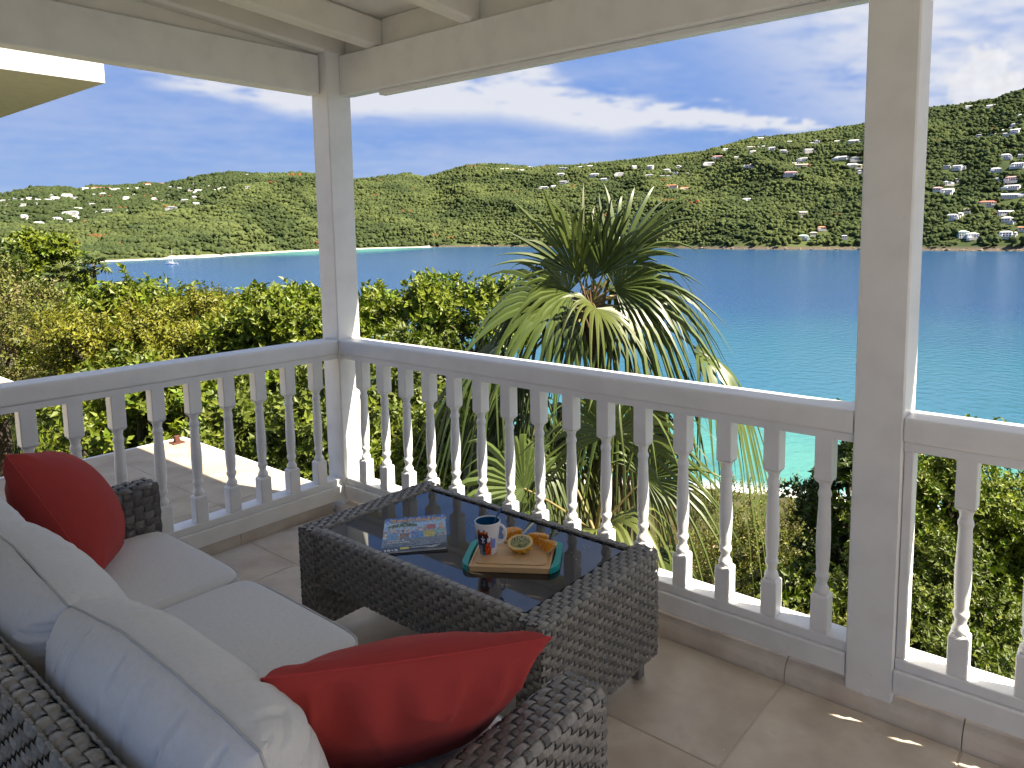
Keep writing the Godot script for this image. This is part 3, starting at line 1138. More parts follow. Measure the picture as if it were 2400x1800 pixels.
	for y in 256:
		var strip := int(y / 21.0)
		for x in 256:
			var n := NZ.get_noise_2d(x * 1.2 + strip * 60.0, y * 26.0) * 0.5 + NZ.get_noise_2d(x * 0.4, strip * 90.0) * 0.6
			var k := 0.93 + n * 0.10 - (0.06 if y % 21 == 0 else 0.0)
			wi.set_pixel(x, y, Color(0.88 * k, 0.725 * k, 0.52 * k))
	wood.albedo_texture = ImageTexture.create_from_image(wi)
	tri_map(wood, 4.0, false)
	b = MB.new()
	b.extrude(round_rect(-0.128, -0.104, 0.128, 0.104, 0.006), Vector3(0, 0.001, 0), Vector3.RIGHT, Vector3.FORWARD, 0.0125)
	# raised field and rim leave a juice groove between them
	b.extrude(round_rect(-0.112, -0.078, 0.112, 0.078, 0.016, 6), Vector3(0, 0.0134, 0), Vector3.RIGHT, Vector3.FORWARD, 0.0042)
	for q in [[-0.128, 0.088, 0.128, 0.104], [-0.128, -0.104, 0.128, -0.088]]:
		b.extrude(round_rect(q[0], q[1], q[2], q[3], 0.003, 2), Vector3(0, 0.0134, 0), Vector3.RIGHT, Vector3.FORWARD, 0.0044)
	for q in [[-0.1279, -0.0878, -0.122, 0.0878], [0.122, -0.0878, 0.1279, 0.0878]]:
		b.extrude(round_rect(q[0], q[1], q[2], q[3], 0.002, 2), Vector3(0, 0.0134, 0), Vector3.RIGHT, Vector3.FORWARD, 0.0044)
	put("board", b, wood, cb)
	var teal := mat(lin(0.015, 0.36, 0.33), 0.45)
	for s in [-1.0, 1.0]:
		b = MB.new()
		var arc := PackedVector2Array()
		var outer := round_rect(-0.155, -0.1055, 0.155, 0.1055, 0.045, 8)
		for q in outer:
			if q.x * s > 0.1285:
				arc.append(q)
		# close along a slightly bowed inner edge
		var ins := PackedVector2Array()
		for k in 9:
			var t := k / 8.0 * 2 - 1
			ins.append(Vector2(s * (0.1285 + 0.008 * (1 - t * t)), 0.1055 * t))
		if s > 0:
			ins.reverse()
		var poly := PackedVector2Array()
		# order: outline points of this end run counter-clockwise
		if s > 0:
			poly.append_array(arc)
			poly.append_array(ins)
		else:
			poly.append_array(arc)
			poly.append_array(ins)
		b.extrude(poly, Vector3(0, 0.0003, 0), Vector3.RIGHT, Vector3.FORWARD, 0.0185)
		put("grip", b, teal, cb)

	# mug
	var mugp := Vector3(1.634, y0 + 0.0178, 0.607)
	var mu := thing("mug", "white mug with a blue inside and a colourful print, on the board", "mug", "", mugp, deg_to_rad(39.0))
	var mi := Image.create(512, 160, false, Image.FORMAT_RGB8)
	mi.fill(Color(0.90, 0.90, 0.90))
	# a loose print of coloured patches: dark blue, grey, red, orange, violet, and a white star
	for y in 160:
		for x in 512:
			var u := (x - 360.0) / 100.0
			var v := y / 160.0
			var n := NZ.get_noise_2d(x * 3.0, y * 3.0)
			var m2 := NZ.get_noise_2d(x * 8.0 + 500.0, y * 8.0)
			var c := Color(0.90, 0.90, 0.90)
			if absf(u + 0.2 + n * 0.2) < 0.52 - absf(v - 0.5) * 0.35 and v > 0.22 + n * 0.1 and v < 0.93:
				c = Color(0.14, 0.18, 0.30)
				if v > 0.55 and u < -0.15: c = Color(0.52, 0.53, 0.56).darkened(clampf(m2, 0, 1))
				if v > 0.72 and u > -0.2: c = Color(0.10, 0.42, 0.62)
				if v < 0.36: c = Color(0.34, 0.14, 0.12)
				if v < 0.29 and m2 > 0: c = Color(0.85, 0.40, 0.10)
				if v > 0.45 and v < 0.56 and u < -0.3: c = Color(0.42, 0.22, 0.24)
			if absf(u - 0.34 + m2 * 0.12) < 0.26 and v > 0.48 + n * 0.1 and v < 0.84:
				c = Color(0.86, 0.36, 0.06) if m2 > -0.12 else Color(0.70, 0.10, 0.08)
				if absf(m2) < 0.03: c = Color(0.08, 0.05, 0.06)
			if u > 0.5 and u < 0.95 and v > 0.42 + n * 0.12 and v < 0.62:
				c = Color(0.50, 0.56, 0.82)
			var sx := x - 352.0
			var sy := y - 68.0
			var an := atan2(sy, sx)
			var rr := sqrt(sx * sx + sy * sy)
			if rr < 9.0 + 7.0 * cos(5.0 * (an + PI / 2)):
				c = Color(0.90, 0.91, 0.93)
			mi.set_pixel(x, y, c)
	mi.flip_y()
	var glaze := mat(Color.WHITE, 0.12)
	glaze.albedo_texture = ImageTexture.create_from_image(mi)
	b = MB.new()
	b.lathe(Vector3.ZERO, [[0.0262, 0.001], [0.0285, 0.004], [0.0305, 0.02], [0.0335, 0.045], [0.037, 0.07], [0.0405, 0.095], [0.0418, 0.106]], 48)
	put("body", b, glaze, mu)
	var white := mat(lin(0.78, 0.78, 0.77), 0.12)
	b = MB.new()
	b.lathe(Vector3.ZERO, [[0.0001, 0.0], [0.0262, 0.0], [0.0262, 0.0012]], 40)
	b.lathe(Vector3.ZERO, [[0.0418, 0.1055], [0.0417, 0.1085], [0.0405, 0.1095], [0.0393, 0.1085], [0.039, 0.1055]], 48)
	put("rim", b, white, mu)
	b = MB.new()
	b.lathe(Vector3.ZERO, [[0.0001, 0.006], [0.026, 0.006], [0.029, 0.03], [0.034, 0.07], [0.0391, 0.106]], 40)
	put("inside", b, mat(lin(0.005, 0.09, 0.21), 0.12), mu)
	b = MB.new()
	var pts := PackedVector3Array()
	var rad := PackedFloat32Array()
	for k in 21:
		var a := deg_to_rad(100.0 - 205.0 * k / 20.0)
		pts.append(Vector3(0.0355 + 0.0225 * cos(a), 0.063 + 0.031 * sin(a), 0))
		rad.append(0.0047)
	b.tube(pts, rad, 10)
	put("handle", b, white, mu)
	b = MB.new()
	b.col = Color(0.02, 0.10, 0.24)
	pts = PackedVector3Array([Vector3(-0.016, 0.012, 0.006), Vector3(0.015, 0.08, -0.008), Vector3(0.031, 0.118, -0.016), Vector3(0.040, 0.135, -0.02), Vector3(0.046, 0.141, -0.022)])
	b.tube(pts, PackedFloat32Array([0.0025, 0.0025, 0.003, 0.0048, 0.003]), 8)
	tag(put("spoon", b, M.gloss), "blue spoon handle standing up in the mug", "spoon")
	var sp := get_child(get_child_count() - 1) as Node3D
	sp.transform = mu.transform

	# fruit on the board
	var board_y := y0 + 0.0178
	var fr := thing("fruit_half", "halved yellow horned melon full of dark seeds, on the board", "fruit", "", Vector3(1.716, board_y, 0.543), deg_to_rad(33.0))
	b = MB.new()
	var rind := mat(Color.WHITE, 0.35)
	rind.vertex_color_use_as_albedo = true
	var tilt := Basis(Vector3.RIGHT, 0.42) * Basis(Vector3.BACK, 0.05)
	rows = []
	for j in 13:
		var ph := -PI / 2 + j / 12.0 * PI / 2
		var row := PackedVector3Array()
		for i in 33:
			var a := TAU * (i % 32) / 32.0
			var r := 1.0 + 0.05 * NZ.get_noise_2d(cos(a) * 90.0 + 7.0, sin(a) * 90.0 + j * 9.0)
			row.append(tilt * Vector3(cos(a) * cos(ph) * 0.0425 * r, sin(ph) * 0.032 * r, sin(a) * cos(ph) * 0.033 * r) + Vector3(0, 0.034, 0))
		rows.append(row)
	b.col = Color(0.62, 0.33, 0.012)
	b.grid(rows, Vector3.ZERO, false, true)
	for k in 16:
		# blunt horns
		var a := rng.randf() * TAU
		var ph := -rng.randf_range(0.1, 1.2)
		var d := Vector3(cos(a) * cos(ph) * 0.0425, sin(ph) * 0.032, sin(a) * cos(ph) * 0.033)
		var t := d.normalized()
		b.tube(PackedVector3Array([tilt * (d * 0.97) + Vector3(0, 0.034, 0), tilt * (d + t * 0.004) + Vector3(0, 0.034, 0), tilt * (d + t * 0.007) + Vector3(0, 0.034, 0)]), PackedFloat32Array([0.006, 0.0035, 0.0008]), 7)
	b.col = Color(0.28, 0.17, 0.03)
	b.tube(PackedVector3Array([tilt * Vector3(-0.041, -0.002, 0) + Vector3(0, 0.034, 0), tilt * Vector3(-0.052, 0.0, 0.002) + Vector3(0, 0.034, 0)]), PackedFloat32Array([0.005, 0.0035]), 7)
	put("rind", b, rind, fr)
	b = MB.new()
	b.col = Color(0.72, 0.56, 0.27)
	rows = []
	for q in [[1.0, 0.0], [0.93, 0.0015], [0.78, 0.0018], [0.74, -0.002]]:
		var row := PackedVector3Array()
		for i in 33:
			var a := TAU * (i % 32) / 32.0
			row.append(tilt * Vector3(cos(a) * 0.0425 * q[0], q[1], sin(a) * 0.033 * q[0]) + Vector3(0, 0.034, 0))
		rows.append(row)
	b.grid(rows, Vector3.ZERO, false, true)
	put("flesh_ring", b, rind, fr)
	b = MB.new()
	b.col = Color(0.40, 0.42, 0.16)
	rows = []
	for q in [[0.75, -0.001], [0.5, 0.002], [0.25, 0.003], [0.001, 0.0032]]:
		var row := PackedVector3Array()
		for i in 25:
			var a := TAU * (i % 24) / 24.0
			row.append(tilt * Vector3(cos(a) * 0.0425 * q[0], q[1] + 0.0012 * NZ.get_noise_2d(i * 60.0, q[0] * 90.0), sin(a) * 0.033 * q[0]) + Vector3(0, 0.034, 0))
		rows.append(row)
	b.grid(rows, Vector3.ZERO, false, true)
	put("pulp", b, M.gloss, fr)
	b = MB.new()
	for k in 120:
		var a := rng.randf() * TAU
		var r := sqrt(rng.randf()) * 0.71
		var at := tilt * Vector3(cos(a) * 0.0425 * r, 0.0028, sin(a) * 0.033 * r) + Vector3(0, 0.034, 0)
		var t := rng.randf()
		b.col = Color(0.05, 0.055, 0.05) if t < 0.55 else (Color(0.35, 0.36, 0.30) if t < 0.8 else Color(0.62, 0.60, 0.45))
		b.box(at, Vector3(0.0046, 0.0022, 0.0026), 0.001, Basis(Vector3.UP, rng.randf() * TAU))
	stuff(put("seeds", b, M.gloss, fr))

	var peel := mat(lin(0.72, 0.27, 0.012), 0.4)
	var pulp := mat(Color.WHITE, 0.25)
	pulp.vertex_color_use_as_albedo = true
	for q in [["orange wedge lying behind the halved fruit, next to the mug", Vector3(1.645, board_y, 0.497), 1.2, 0.9], ["orange wedge standing on its peel behind the halved fruit", Vector3(1.730, board_y, 0.468), 0.35, 0.65], ["orange wedge at the right end of the board, its flesh towards the sofa", Vector3(1.783, board_y, 0.490), -0.15, 0.55]]:
		var o := thing("orange_wedge", q[0], "orange", "orange wedges on the board", q[1], q[2])
		# a quarter of a sphere resting on its peel: edge up
		var R := 0.036
		var bs := Basis(Vector3.RIGHT, q[3])
		var A := deg_to_rad(84.0)
		b = MB.new()
		rows = []
		for j in 11:
			var th := -A / 2 + A * j / 10.0
			var row := PackedVector3Array()
			for i in 17:
				var ph := PI * i / 16.0
				row.append(bs * (Vector3(cos(ph), -sin(ph) * cos(th), sin(ph) * sin(th)) * R) + Vector3(0, R * 0.98, 0))
			rows.append(row)
		b.grid(rows, Vector3.DOWN)
		put("peel", b, peel, o)
		for s in [-1.0, 1.0]:
			b = MB.new()
			var th: float = s * A / 2
			var face := func(r: float, ph: float, lift: float) -> Vector3:
				var nn := Vector3(0, cos(th) * 0.0, 0)
				var d := Vector3(cos(ph), -sin(ph) * cos(th), sin(ph) * sin(th))
				var up := Vector3(0, sin(absf(th)), cos(th) * s)
				return bs * (d * r + up * lift) + Vector3(0, R * 0.98, 0)
			b.col = Color(0.80, 0.62, 0.36)
			var r0 := PackedVector3Array()
			var r1 := PackedVector3Array()
			for i in 17:
				r0.append(face.call(R, PI * i / 16.0, 0.0))
				r1.append(face.call(R * 0.9, PI * i / 16.0, 0.0004))
			b.grid([r0, r1], bs * Vector3(0, 1, s))
			var segs := 5
			for k in segs:
				b.col = Color(0.78, 0.30, 0.015) * rng.randf_range(0.9, 1.08)
				var a0 := PI * k / segs + 0.03
				var a1 := PI * (k + 1) / segs - 0.03
				var g := []
				for rr in [0.9, 0.8, 0.5, 0.12]:
					var row := PackedVector3Array()
					for i in 5:
						row.append(face.call(R * rr, lerpf(a0, a1, i / 4.0), 0.0006 + 0.0008 * sin(PI * i / 4.0)))
					g.append(row)
				b.grid(g, bs * Vector3(0, 1, s))
			b.col = Color(0.80, 0.55, 0.24)
			var base0 := PackedVector3Array()
			var base1 := PackedVector3Array()
			for i in 17:
				base0.append(face.call(R * 0.9, PI * i / 16.0, 0.0003))
				base1.append(face.call(0.0, PI * i / 16.0, 0.0003))
			b.grid([base0, base1], bs * Vector3(0, 1, s))
			put("flesh", b, pulp, o)

# ---------- plants ----------
func leaf(b: MB, at: Vector3, d: Vector3, up: Vector3, l: float, w: float, curl := 0.15) -> void:
	var s := d.cross(up).normalized()
	var u := s.cross(d).normalized()
	var m := at + d * l * 0.45 - u * l * 0.02
	var a := at + d * l * 0.42 + s * w * 0.5 + u * w * 0.22
	var e := at + d * l * 0.42 - s * w * 0.5 + u * w * 0.22
	var t := at + d * l - u * l * curl
	b.tri(at, m, a)
	b.tri(at, e, m)
	b.tri(m, t, a)
	b.tri(m, e, t)

func spray(n: int, l: float, w: float, reach: float, sd: int) -> ArrayMesh:
	# a short twig with n leaves, growing along +y
	var r := RandomNumberGenerator.new()
	r.seed = sd
	var b := MB.new()
	for k in n:
		var f := float(k) / n
		var at := Vector3(r.randf_range(-0.02, 0.02), reach * f, r.randf_range(-0.02, 0.02))
		var a := k * 2.4 + r.randf_range(-0.4, 0.4)
		var d := Vector3(cos(a), r.randf_range(0.05, 0.9) + f * 0.5, sin(a)).normalized()
		var t := r.randf_range(0.78, 1.12)
		b.col = Color(t, t, t * r.randf_range(0.8, 1.0))
		leaf(b, at, d, Vector3(r.randf_range(-0.3, 0.3), 1, r.randf_range(-0.3, 0.3)), l * r.randf_range(0.7, 1.15), w * r.randf_range(0.8, 1.15), r.randf_range(0.0, 0.3))
	b.col = Color(0.5, 0.4, 0.3)
	b.tube(PackedVector3Array([Vector3(0, -reach * 0.35, 0), Vector3(0, reach * 0.9, 0)]), PackedFloat32Array([0.006, 0.002]), 3, false)
	return b.mesh()

var SPRAY := {}

func tree(called: String, label: String, cat: String, grp: String, crown: Vector3, rad: Vector3, base_y: float, kind: String, count: int, clumps: int, size: float, sd: int, lean := Vector3.ZERO) -> Node3D:
	# crown: its centre; the trunk stands on base_y below it
	var K: Dictionary = KIND[kind]
	var r := RandomNumberGenerator.new()
	r.seed = sd
	var foot := Vector3(crown.x, base_y, crown.z) + lean
	var t := thing(called, label, cat, grp, foot)
	var c := crown - foot
	var b := MB.new()
	var low := c - Vector3(0, rad.y * 0.75, 0)
	var fork := Vector3(low.x * 0.8, maxf(0.25, low.y), low.z * 0.8)
	var tr := 0.045 + 0.030 * (rad.x + rad.y)
	b.tube(PackedVector3Array([Vector3(0, -0.3, 0), fork * 0.5 + Vector3(r.randf_range(-0.1, 0.1), 0, r.randf_range(-0.1, 0.1)), fork]), PackedFloat32Array([tr * 1.3, tr, tr * 0.8]), 7, false)
	var spots := []
	for k in clumps:
		var d := Vector3(r.randfn(), r.randfn() * 0.9 + 0.25, r.randfn()).normalized()
		var q := pow(r.randf(), 0.42)
		var p := c + Vector3(d.x * rad.x, d.y * rad.y, d.z * rad.z) * (0.25 + 0.75 * q)
		spots.append([p, r.randf_range(0.55, 1.25), r.randf()])
		if k % 2 == 0:
			var mid := fork.lerp(p, 0.5) + Vector3(0, r.randf_range(-0.05, 0.12) * rad.y, 0)
			b.tube(PackedVector3Array([fork, mid, p]), PackedFloat32Array([tr * 0.5, tr * 0.28, tr * 0.08]), 5, false)
	put("trunk", b, M.bark, t)
	var mm := MultiMesh.new()
	mm.transform_format = MultiMesh.TRANSFORM_3D
	mm.use_colors = true
	mm.mesh = SPRAY[K.spray]
	mm.instance_count = count
	var cr: float = K.clump * pow(rad.x * rad.y * rad.z, 1.0 / 3.0)
	for i in count:
		var s: Array = spots[r.randi() % clumps]
		var d := Vector3(r.randfn(), r.randfn(), r.randfn()).normalized()
		var p: Vector3 = s[0] + d * Vector3(1.0, 0.75, 1.0) * cr * s[1] * pow(r.randf(), 0.45)
		var out: Vector3 = ((p - s[0]).normalized() * 0.9 + (p - c).normalized() * 0.6 + Vector3(0, K.rise, 0) + Vector3(r.randfn(), r.randfn(), r.randfn()) * 0.35).normalized()
		var sx := out.cross(Vector3(r.randfn(), r.randfn(), r.randfn())).normalized()
		var bs := Basis(sx, out, sx.cross(out)).scaled_local(Vector3.ONE * size * r.randf_range(0.75, 1.25))
		mm.set_instance_transform(i, Transform3D(bs, p))
		var mix := r.randf()
		var col: Color = (K.a as Color).lerp(K.b, mix)
		if r.randf() < K.odd:
			col = K.c
		mm.set_instance_color(i, col * r.randf_range(0.85, 1.15))
	var o := MultiMeshInstance3D.new()
	o.name = "crown"
	o.multimesh = mm
	o.material_override = M.leaf
	t.add_child(o, true)
	stuff(o)
	return t

const KIND := {
	"green": {"spray": "broad", "a": Color(0.075, 0.105, 0.010), "b": Color(0.125, 0.155, 0.014), "c": Color(0.17, 0.20, 0.02), "odd": 0.06, "clump": 0.27, "rise": 0.5},
	"lush": {"spray": "broad", "a": Color(0.105, 0.140, 0.010), "b": Color(0.190, 0.225, 0.014), "c": Color(0.16, 0.24, 0.02), "odd": 0.08, "clump": 0.28, "rise": 0.6},
	"yellow": {"spray": "small", "a": Color(0.140, 0.150, 0.012), "b": Color(0.230, 0.225, 0.015), "c": Color(0.25, 0.25, 0.02), "odd": 0.10, "clump": 0.30, "rise": 0.5},
	"dark": {"spray": "broad", "a": Color(0.045, 0.070, 0.010), "b": Color(0.075, 0.105, 0.013), "c": Color(0.10, 0.13, 0.02), "odd": 0.05, "clump": 0.28, "rise": 0.3},
	"olive": {"spray": "small", "a": Color(0.115, 0.135, 0.022), "b": Color(0.175, 0.185, 0.035), "c": Color(0.21, 0.17, 0.07), "odd": 0.15, "clump": 0.42, "rise": 0.5},
	"scrub": {"spray": "small", "a": Color(0.115, 0.130, 0.016), "b": Color(0.185, 0.185, 0.030), "c": Color(0.24, 0.19, 0.08), "odd": 0.14, "clump": 0.5, "rise": 0.9},
}

func fan_blade(r: RandomNumberGenerator, segs: int, blade: float, droop: float, spread: float, cup: float, g: Vector3, steps := 9) -> ArrayMesh:
	# a palmate blade: its hub at the origin, its middle rib along +y, its upper side towards +z; g = which way is down
	var split := r.randf_range(0.34, 0.44)
	var b := MB.new()
	for k in segs:
		var f := (k + 0.5) / segs * 2.0 - 1.0
		var a := f * spread + r.randf_range(-0.02, 0.02)
		var L := blade * (1.0 - 0.26 * pow(absf(f), 2.0)) * r.randf_range(0.86, 1.06)
		var wid := 2.0 * spread / segs * L * split * 0.98
		var dir := Vector3(sin(a), cos(a), 0)
		var across := Vector3(cos(a), -sin(a), 0)
		var tone := r.randf_range(0.72, 1.2)
		var sag := droop * r.randf_range(0.5, 1.5)
		var bend := r.randf_range(-0.22, 0.22)
		var broken := r.randf() < 0.12
		var le := PackedVector3Array()
		var md := PackedVector3Array()
		var ri := PackedVector3Array()
		for q in steps:
			var t := q / (steps - 1.0)
			var w: float = wid * (t / split if t < split else 1.0 - pow((t - split) / (1.0 - split), 1.4)) + 0.001
			var p := dir * (L * t) + Vector3(0, 0, cup * blade * absf(sin(a)) * t + 0.06 * blade * sin(t * 1.6))
			var over := maxf(0.0, t - split * 0.75)
			p += g * (sag * blade * over * over * 1.9 + (0.35 * blade * maxf(0.0, t - 0.62) if broken else 0.0))
			p += across * bend * blade * pow(maxf(0.0, t - split), 2.0)
			var fold := w * 0.42
			le.append(p - across * w * 0.5 - Vector3(0, 0, fold * 0.5))
			md.append(p + Vector3(0, 0, fold * 0.5))
			ri.append(p + across * w * 0.5 - Vector3(0, 0, fold * 0.5))
		b.col = Color(tone, tone, tone * 0.9)
		b.grid([le, md], Vector3(0, 0, 1))
		b.grid([md, ri], Vector3(0, 0, 1))
	return b.mesh()

const STYLE := [[1.9, 0.75, 24, 0.16], [2.0, 1.15, 26, 0.10], [0.85, 0.22, 12, 0.30], [1.6, 1.45, 24, -0.05]]

var FAN := []
const PALM_TONES := [Color(0.060, 0.088, 0.018), Color(0.078, 0.108, 0.020), Color(0.045, 0.070, 0.016), Color(0.100, 0.120, 0.028)]

func palm_mats() -> void:
	M.fan = []
	for t in PALM_TONES:
		var m: StandardMaterial3D = M.palm_leaf.duplicate()
		m.albedo_color = t.linear_to_srgb()
		M.fan.append(m)
	var m: StandardMaterial3D = M.palm_leaf.duplicate()
	m.albedo_color = lin(0.19, 0.13, 0.055)
	m.backlight = Color(0.3, 0.25, 0.1)
	M.fan_dry = m
	m = mat(lin(0.19, 0.15, 0.045), 0.5)
	M.petiole = m
	m = tri_map(mat(lin(0.20, 0.115, 0.05), 0.9), 4.0)
	m.albedo_texture = noise_tex(0.05, 5, false, 1.0, [[0.0, grey(0.35)], [0.6, grey(0.8)], [1.0, grey(1.0)]], 256, FastNoiseLite.TYPE_SIMPLEX_SMOOTH, 31)
	M.palm_trunk = m

func frond(parent: Node3D, root: Vector3, dir: Vector3, petiole: float, sag: float, face: Vector3, twist: float, mesh: int, size: float, tone: int) -> void:
	# a stalk that leaves root along dir and bows down by sag, with a blade at its end; face = where the blade's upper side looks
	var p := group_node("frond", parent)
	var pts := PackedVector3Array()
	var rad := PackedFloat32Array()
	for k in 9:
		var t := k / 8.0
		pts.append(root + dir * petiole * t - Vector3(0, sag * t * t, 0))
		rad.append(lerpf(0.017, 0.008, t) * size)
	var b := MB.new()
	b.tube(pts, rad, 6)
	put("stalk", b, M.petiole if tone >= 0 else M.fan_dry, p)
	var end := (pts[8] - pts[7]).normalized()
	var z := (face - end * face.dot(end)).normalized()
	var x := end.cross(z)
	var bs := Basis(x, end, z) * Basis(Vector3.UP, twist)
	var bm: ArrayMesh
	if mesh < 0:
		bm = FAN[-mesh - 1]
	else:
		var st: Array = STYLE[mesh]
		bm = fan_blade(rng, st[2], 0.95, st[1] * rng.randf_range(0.85, 1.2), st[0] * rng.randf_range(0.9, 1.1), st[3], bs.inverse() * Vector3.DOWN)
	var o := put("blade", bm, M.fan[tone] if tone >= 0 else M.fan_dry, p)
	o.transform = Transform3D(bs.scaled_local(Vector3.ONE * size), pts[8])

func small_palm(label: String, at: Vector3, height: float, size: float, n: int, sd: int) -> void:
	# at: the heart of the crown
	var r := RandomNumberGenerator.new()
	r.seed = sd
	var t := thing("fan_palm", label, "palm tree", "", at - Vector3(0, height, 0))
	var b := MB.new()
	b.tube(PackedVector3Array([Vector3(0, -0.5, 0), Vector3(0.05, height * 0.5, 0.03), Vector3(0, height, 0)]), PackedFloat32Array([0.09, 0.065, 0.055]), 8, false)
	put("trunk", b, M.palm_trunk, t)
	for k in n:
		var a := TAU * k / n + r.randf_range(-0.3, 0.3)
		var e := r.randf_range(-0.5, 1.15) if k % 3 else r.randf_range(0.8, 1.3)
		var d := Vector3(cos(a) * cos(e), sin(e), sin(a) * cos(e))
		frond(t, Vector3(0, height, 0), d, size * r.randf_range(0.5, 0.8), size * 0.15, Vector3(-d.x * 0.4, 1, -d.z * 0.4), r.randf_range(-0.4, 0.4), -1 - r.randi() % 4, size, r.randi() % 4)

# ---------- the land ----------
func ground_y(x: float, z: float) -> float:
	var r := Vector2(maxf(0.0, -x - 2.3), maxf(0.0, -z - 0.25)).length()
	var a := rad_to_deg(atan2(-x + 3.0, -z + 2.0))
	var k := lerpf(1.0, 0.30, smoothstep(46.0, 70.0, a))
	var y := -1.5 - 0.25 * minf(r, 4.0) - 0.33 * k * maxf(0.0, r - 1.0)
	y += 0.5 * NZ.get_noise_2d(x * 4.0, z * 4.0) * clampf(r / 10.0, 0, 1)
	# the foot of the slope flattens into a beach
	return maxf(y, SEA - 0.3 - (r - 86.0) * 0.05 + 0.15 * NZ.get_noise_2d(x * 8.0, z * 8.0)) if k > 0.9 else y

func near_land() -> void:
	var b := MB.new()
	var rows := []
	var cs := []
	for i in 70:
		var r := 0.0 if i == 0 else 0.15 * pow(1.105, i) - 0.1
		var row := PackedVector3Array()
		for j in 91:
			# from behind the left side round to the right
			var a := deg_to_rad(-75.0 + 2.55 * j)
			var base := Vector2(-0.3, -0.25)
			var px := base.x - sin(a) * r
			var pz := base.y - cos(a) * r
			if px > -2.25 and pz > -0.2:
				pz = -0.2 if a < PI / 2 else pz
			row.append(Vector3(px, ground_y(px, pz) + (0.0 if i else -0.2), pz))
		rows.append(row)
	b.grid(rows, Vector3.UP)
	for k in b.v.size():
		var p := b.v[k]
		var n := NZ.get_noise_2d(p.x * 12.0, p.z * 12.0)
		var c := Color(0.055, 0.065, 0.018).lerp(Color(0.10, 0.085, 0.045), clampf(n + 0.4, 0, 1))
		var az := rad_to_deg(atan2(EYE.x - p.x, EYE.z - p.z))
		if p.y < SEA + 4.5 + n * 1.5 and az < 38.0:
			c = Color(0.74, 0.71, 0.66)
		b.c[k] = c
	setting(put("ground", b, M.land))

func grass_patch(label_name: String, cx: Array, tint: Array, n: int, h: float, sd: int) -> void:
	# long blades of grass scattered over ellipses on the ground: [x, z, rx, rz]
	var r := RandomNumberGenerator.new()
	r.seed = sd
	var tuft := MB.new()
	for k in 9:
		var a := r.randf() * TAU
		var d := Vector3(cos(a), 0, sin(a))
		var l := r.randf_range(0.6, 1.0)
		var s := d.cross(Vector3.UP) * 0.012
		var t := r.randf_range(0.8, 1.2)
		tuft.col = Color(t, t, t)
		var p0 := d * 0.03
		var p1 := d * 0.10 + Vector3(0, l * 0.6, 0)
		var p2 := d * r.randf_range(0.2, 0.42) + Vector3(0, l, 0)
		tuft.quad(p0 - s, p0 + s, p1 + s * 0.8, p1 - s * 0.8)
		tuft.tri(p1 - s * 0.8, p1 + s * 0.8, p2)
	var mm := MultiMesh.new()
	mm.transform_format = MultiMesh.TRANSFORM_3D
	mm.use_colors = true
	mm.mesh = tuft.mesh()
	mm.instance_count = n
	for i in n:
		var q: Array = cx[r.randi() % cx.size()]
		var a := r.randf() * TAU
		var d := sqrt(r.randf())
		var x: float = q[0] + cos(a) * d * q[2]
		var z: float = q[1] + sin(a) * d * q[3]
		var sc := h * r.randf_range(0.6, 1.2)
		mm.set_instance_transform(i, Transform3D(Basis(Vector3.UP, r.randf() * TAU).scaled_local(Vector3(sc, sc, sc)), Vector3(x, ground_y(x, z) - 0.03, z)))
		mm.set_instance_color(i, (tint[0] as Color).lerp(tint[1], r.randf()))
	var o := MultiMeshInstance3D.new()
	o.name = label_name
	o.multimesh = mm
	o.material_override = M.leaf
	add_child(o, true)
	stuff(o)

# ---------- the far side of the bay, in polar coordinates about the porch ----------
const SHORE := [[-20.0, 1100.0], [0.0, 1140.0], [5.65, 1146.0], [8.33, 1150.0], [11.97, 1164.0], [15.81, 1209.0], [20.55, 1216.0], [25.2, 1258.0], [31.67, 1393.0], [38.32, 1544.0], [43.31, 1672.0], [47.26, 1701.0], [50.17, 1665.0], [53.45, 1599.0], [56.31, 1536.0], [59.08, 1413.0], [63.35, 1213.0], [67.34, 1135.0], [71.07, 1075.0], [80.0, 900.0], [95.0, 600.0]]
const RIDGE := [[-20.0, 9.6], [0.0, 9.3], [6.19, 8.77], [7.61, 8.42], [9.58, 8.17], [11.39, 8.10], [15.74, 7.34], [17.57, 7.13], [19.92, 6.85], [23.19, 6.75], [26.53, 5.95], [30.01, 5.63], [36.37, 5.05], [40.26, 5.0], [42.66, 5.21], [44.92, 5.15], [48.24, 4.18], [49.5, 4.49], [53.43, 4.03], [56.44, 4.46], [57.71, 4.5], [59.2, 4.35], [60.82, 4.44], [62.04, 4.48], [64.32, 4.04], [65.77, 3.61], [67.16, 3.63], [68.54, 3.43], [70.29, 3.37], [71.25, 3.07], [71.77, 3.25], [73.22, 3.21], [74.22, 2.97], [75.21, 2.61], [80.0, 2.2], [95.0, 1.5]]
const DEPTH := [[-20.0, 1000.0], [15.0, 1050.0], [30.0, 950.0], [45.0, 800.0], [52.0, 1000.0], [60.0, 1150.0], [68.0, 1700.0], [95.0, 1800.0]]
const SPUR := [[59.0, 4.35], [61.0, 4.2], [62.11, 3.35], [62.94, 2.8], [63.95, 2.23], [66.81, 1.81], [69.57, 1.28], [72.15, 0.79], [75.4, 0.14], [80.0, -0.4], [95.0, -1.0]]

func along(t: Array, a: float) -> float:
	if a <= t[0][0]:
		return t[0][1]
	for i in t.size() - 1:
		if a <= t[i + 1][0]:
			return lerpf(t[i][1], t[i + 1][1], (a - t[i][0]) / (t[i + 1][0] - t[i][0]))
	return t[t.size() - 1][1]

func polar(az: float, d: float) -> Vector2:
	var a := deg_to_rad(az)
	return Vector2(EYE.x - d * sin(a), EYE.z - d * cos(a))

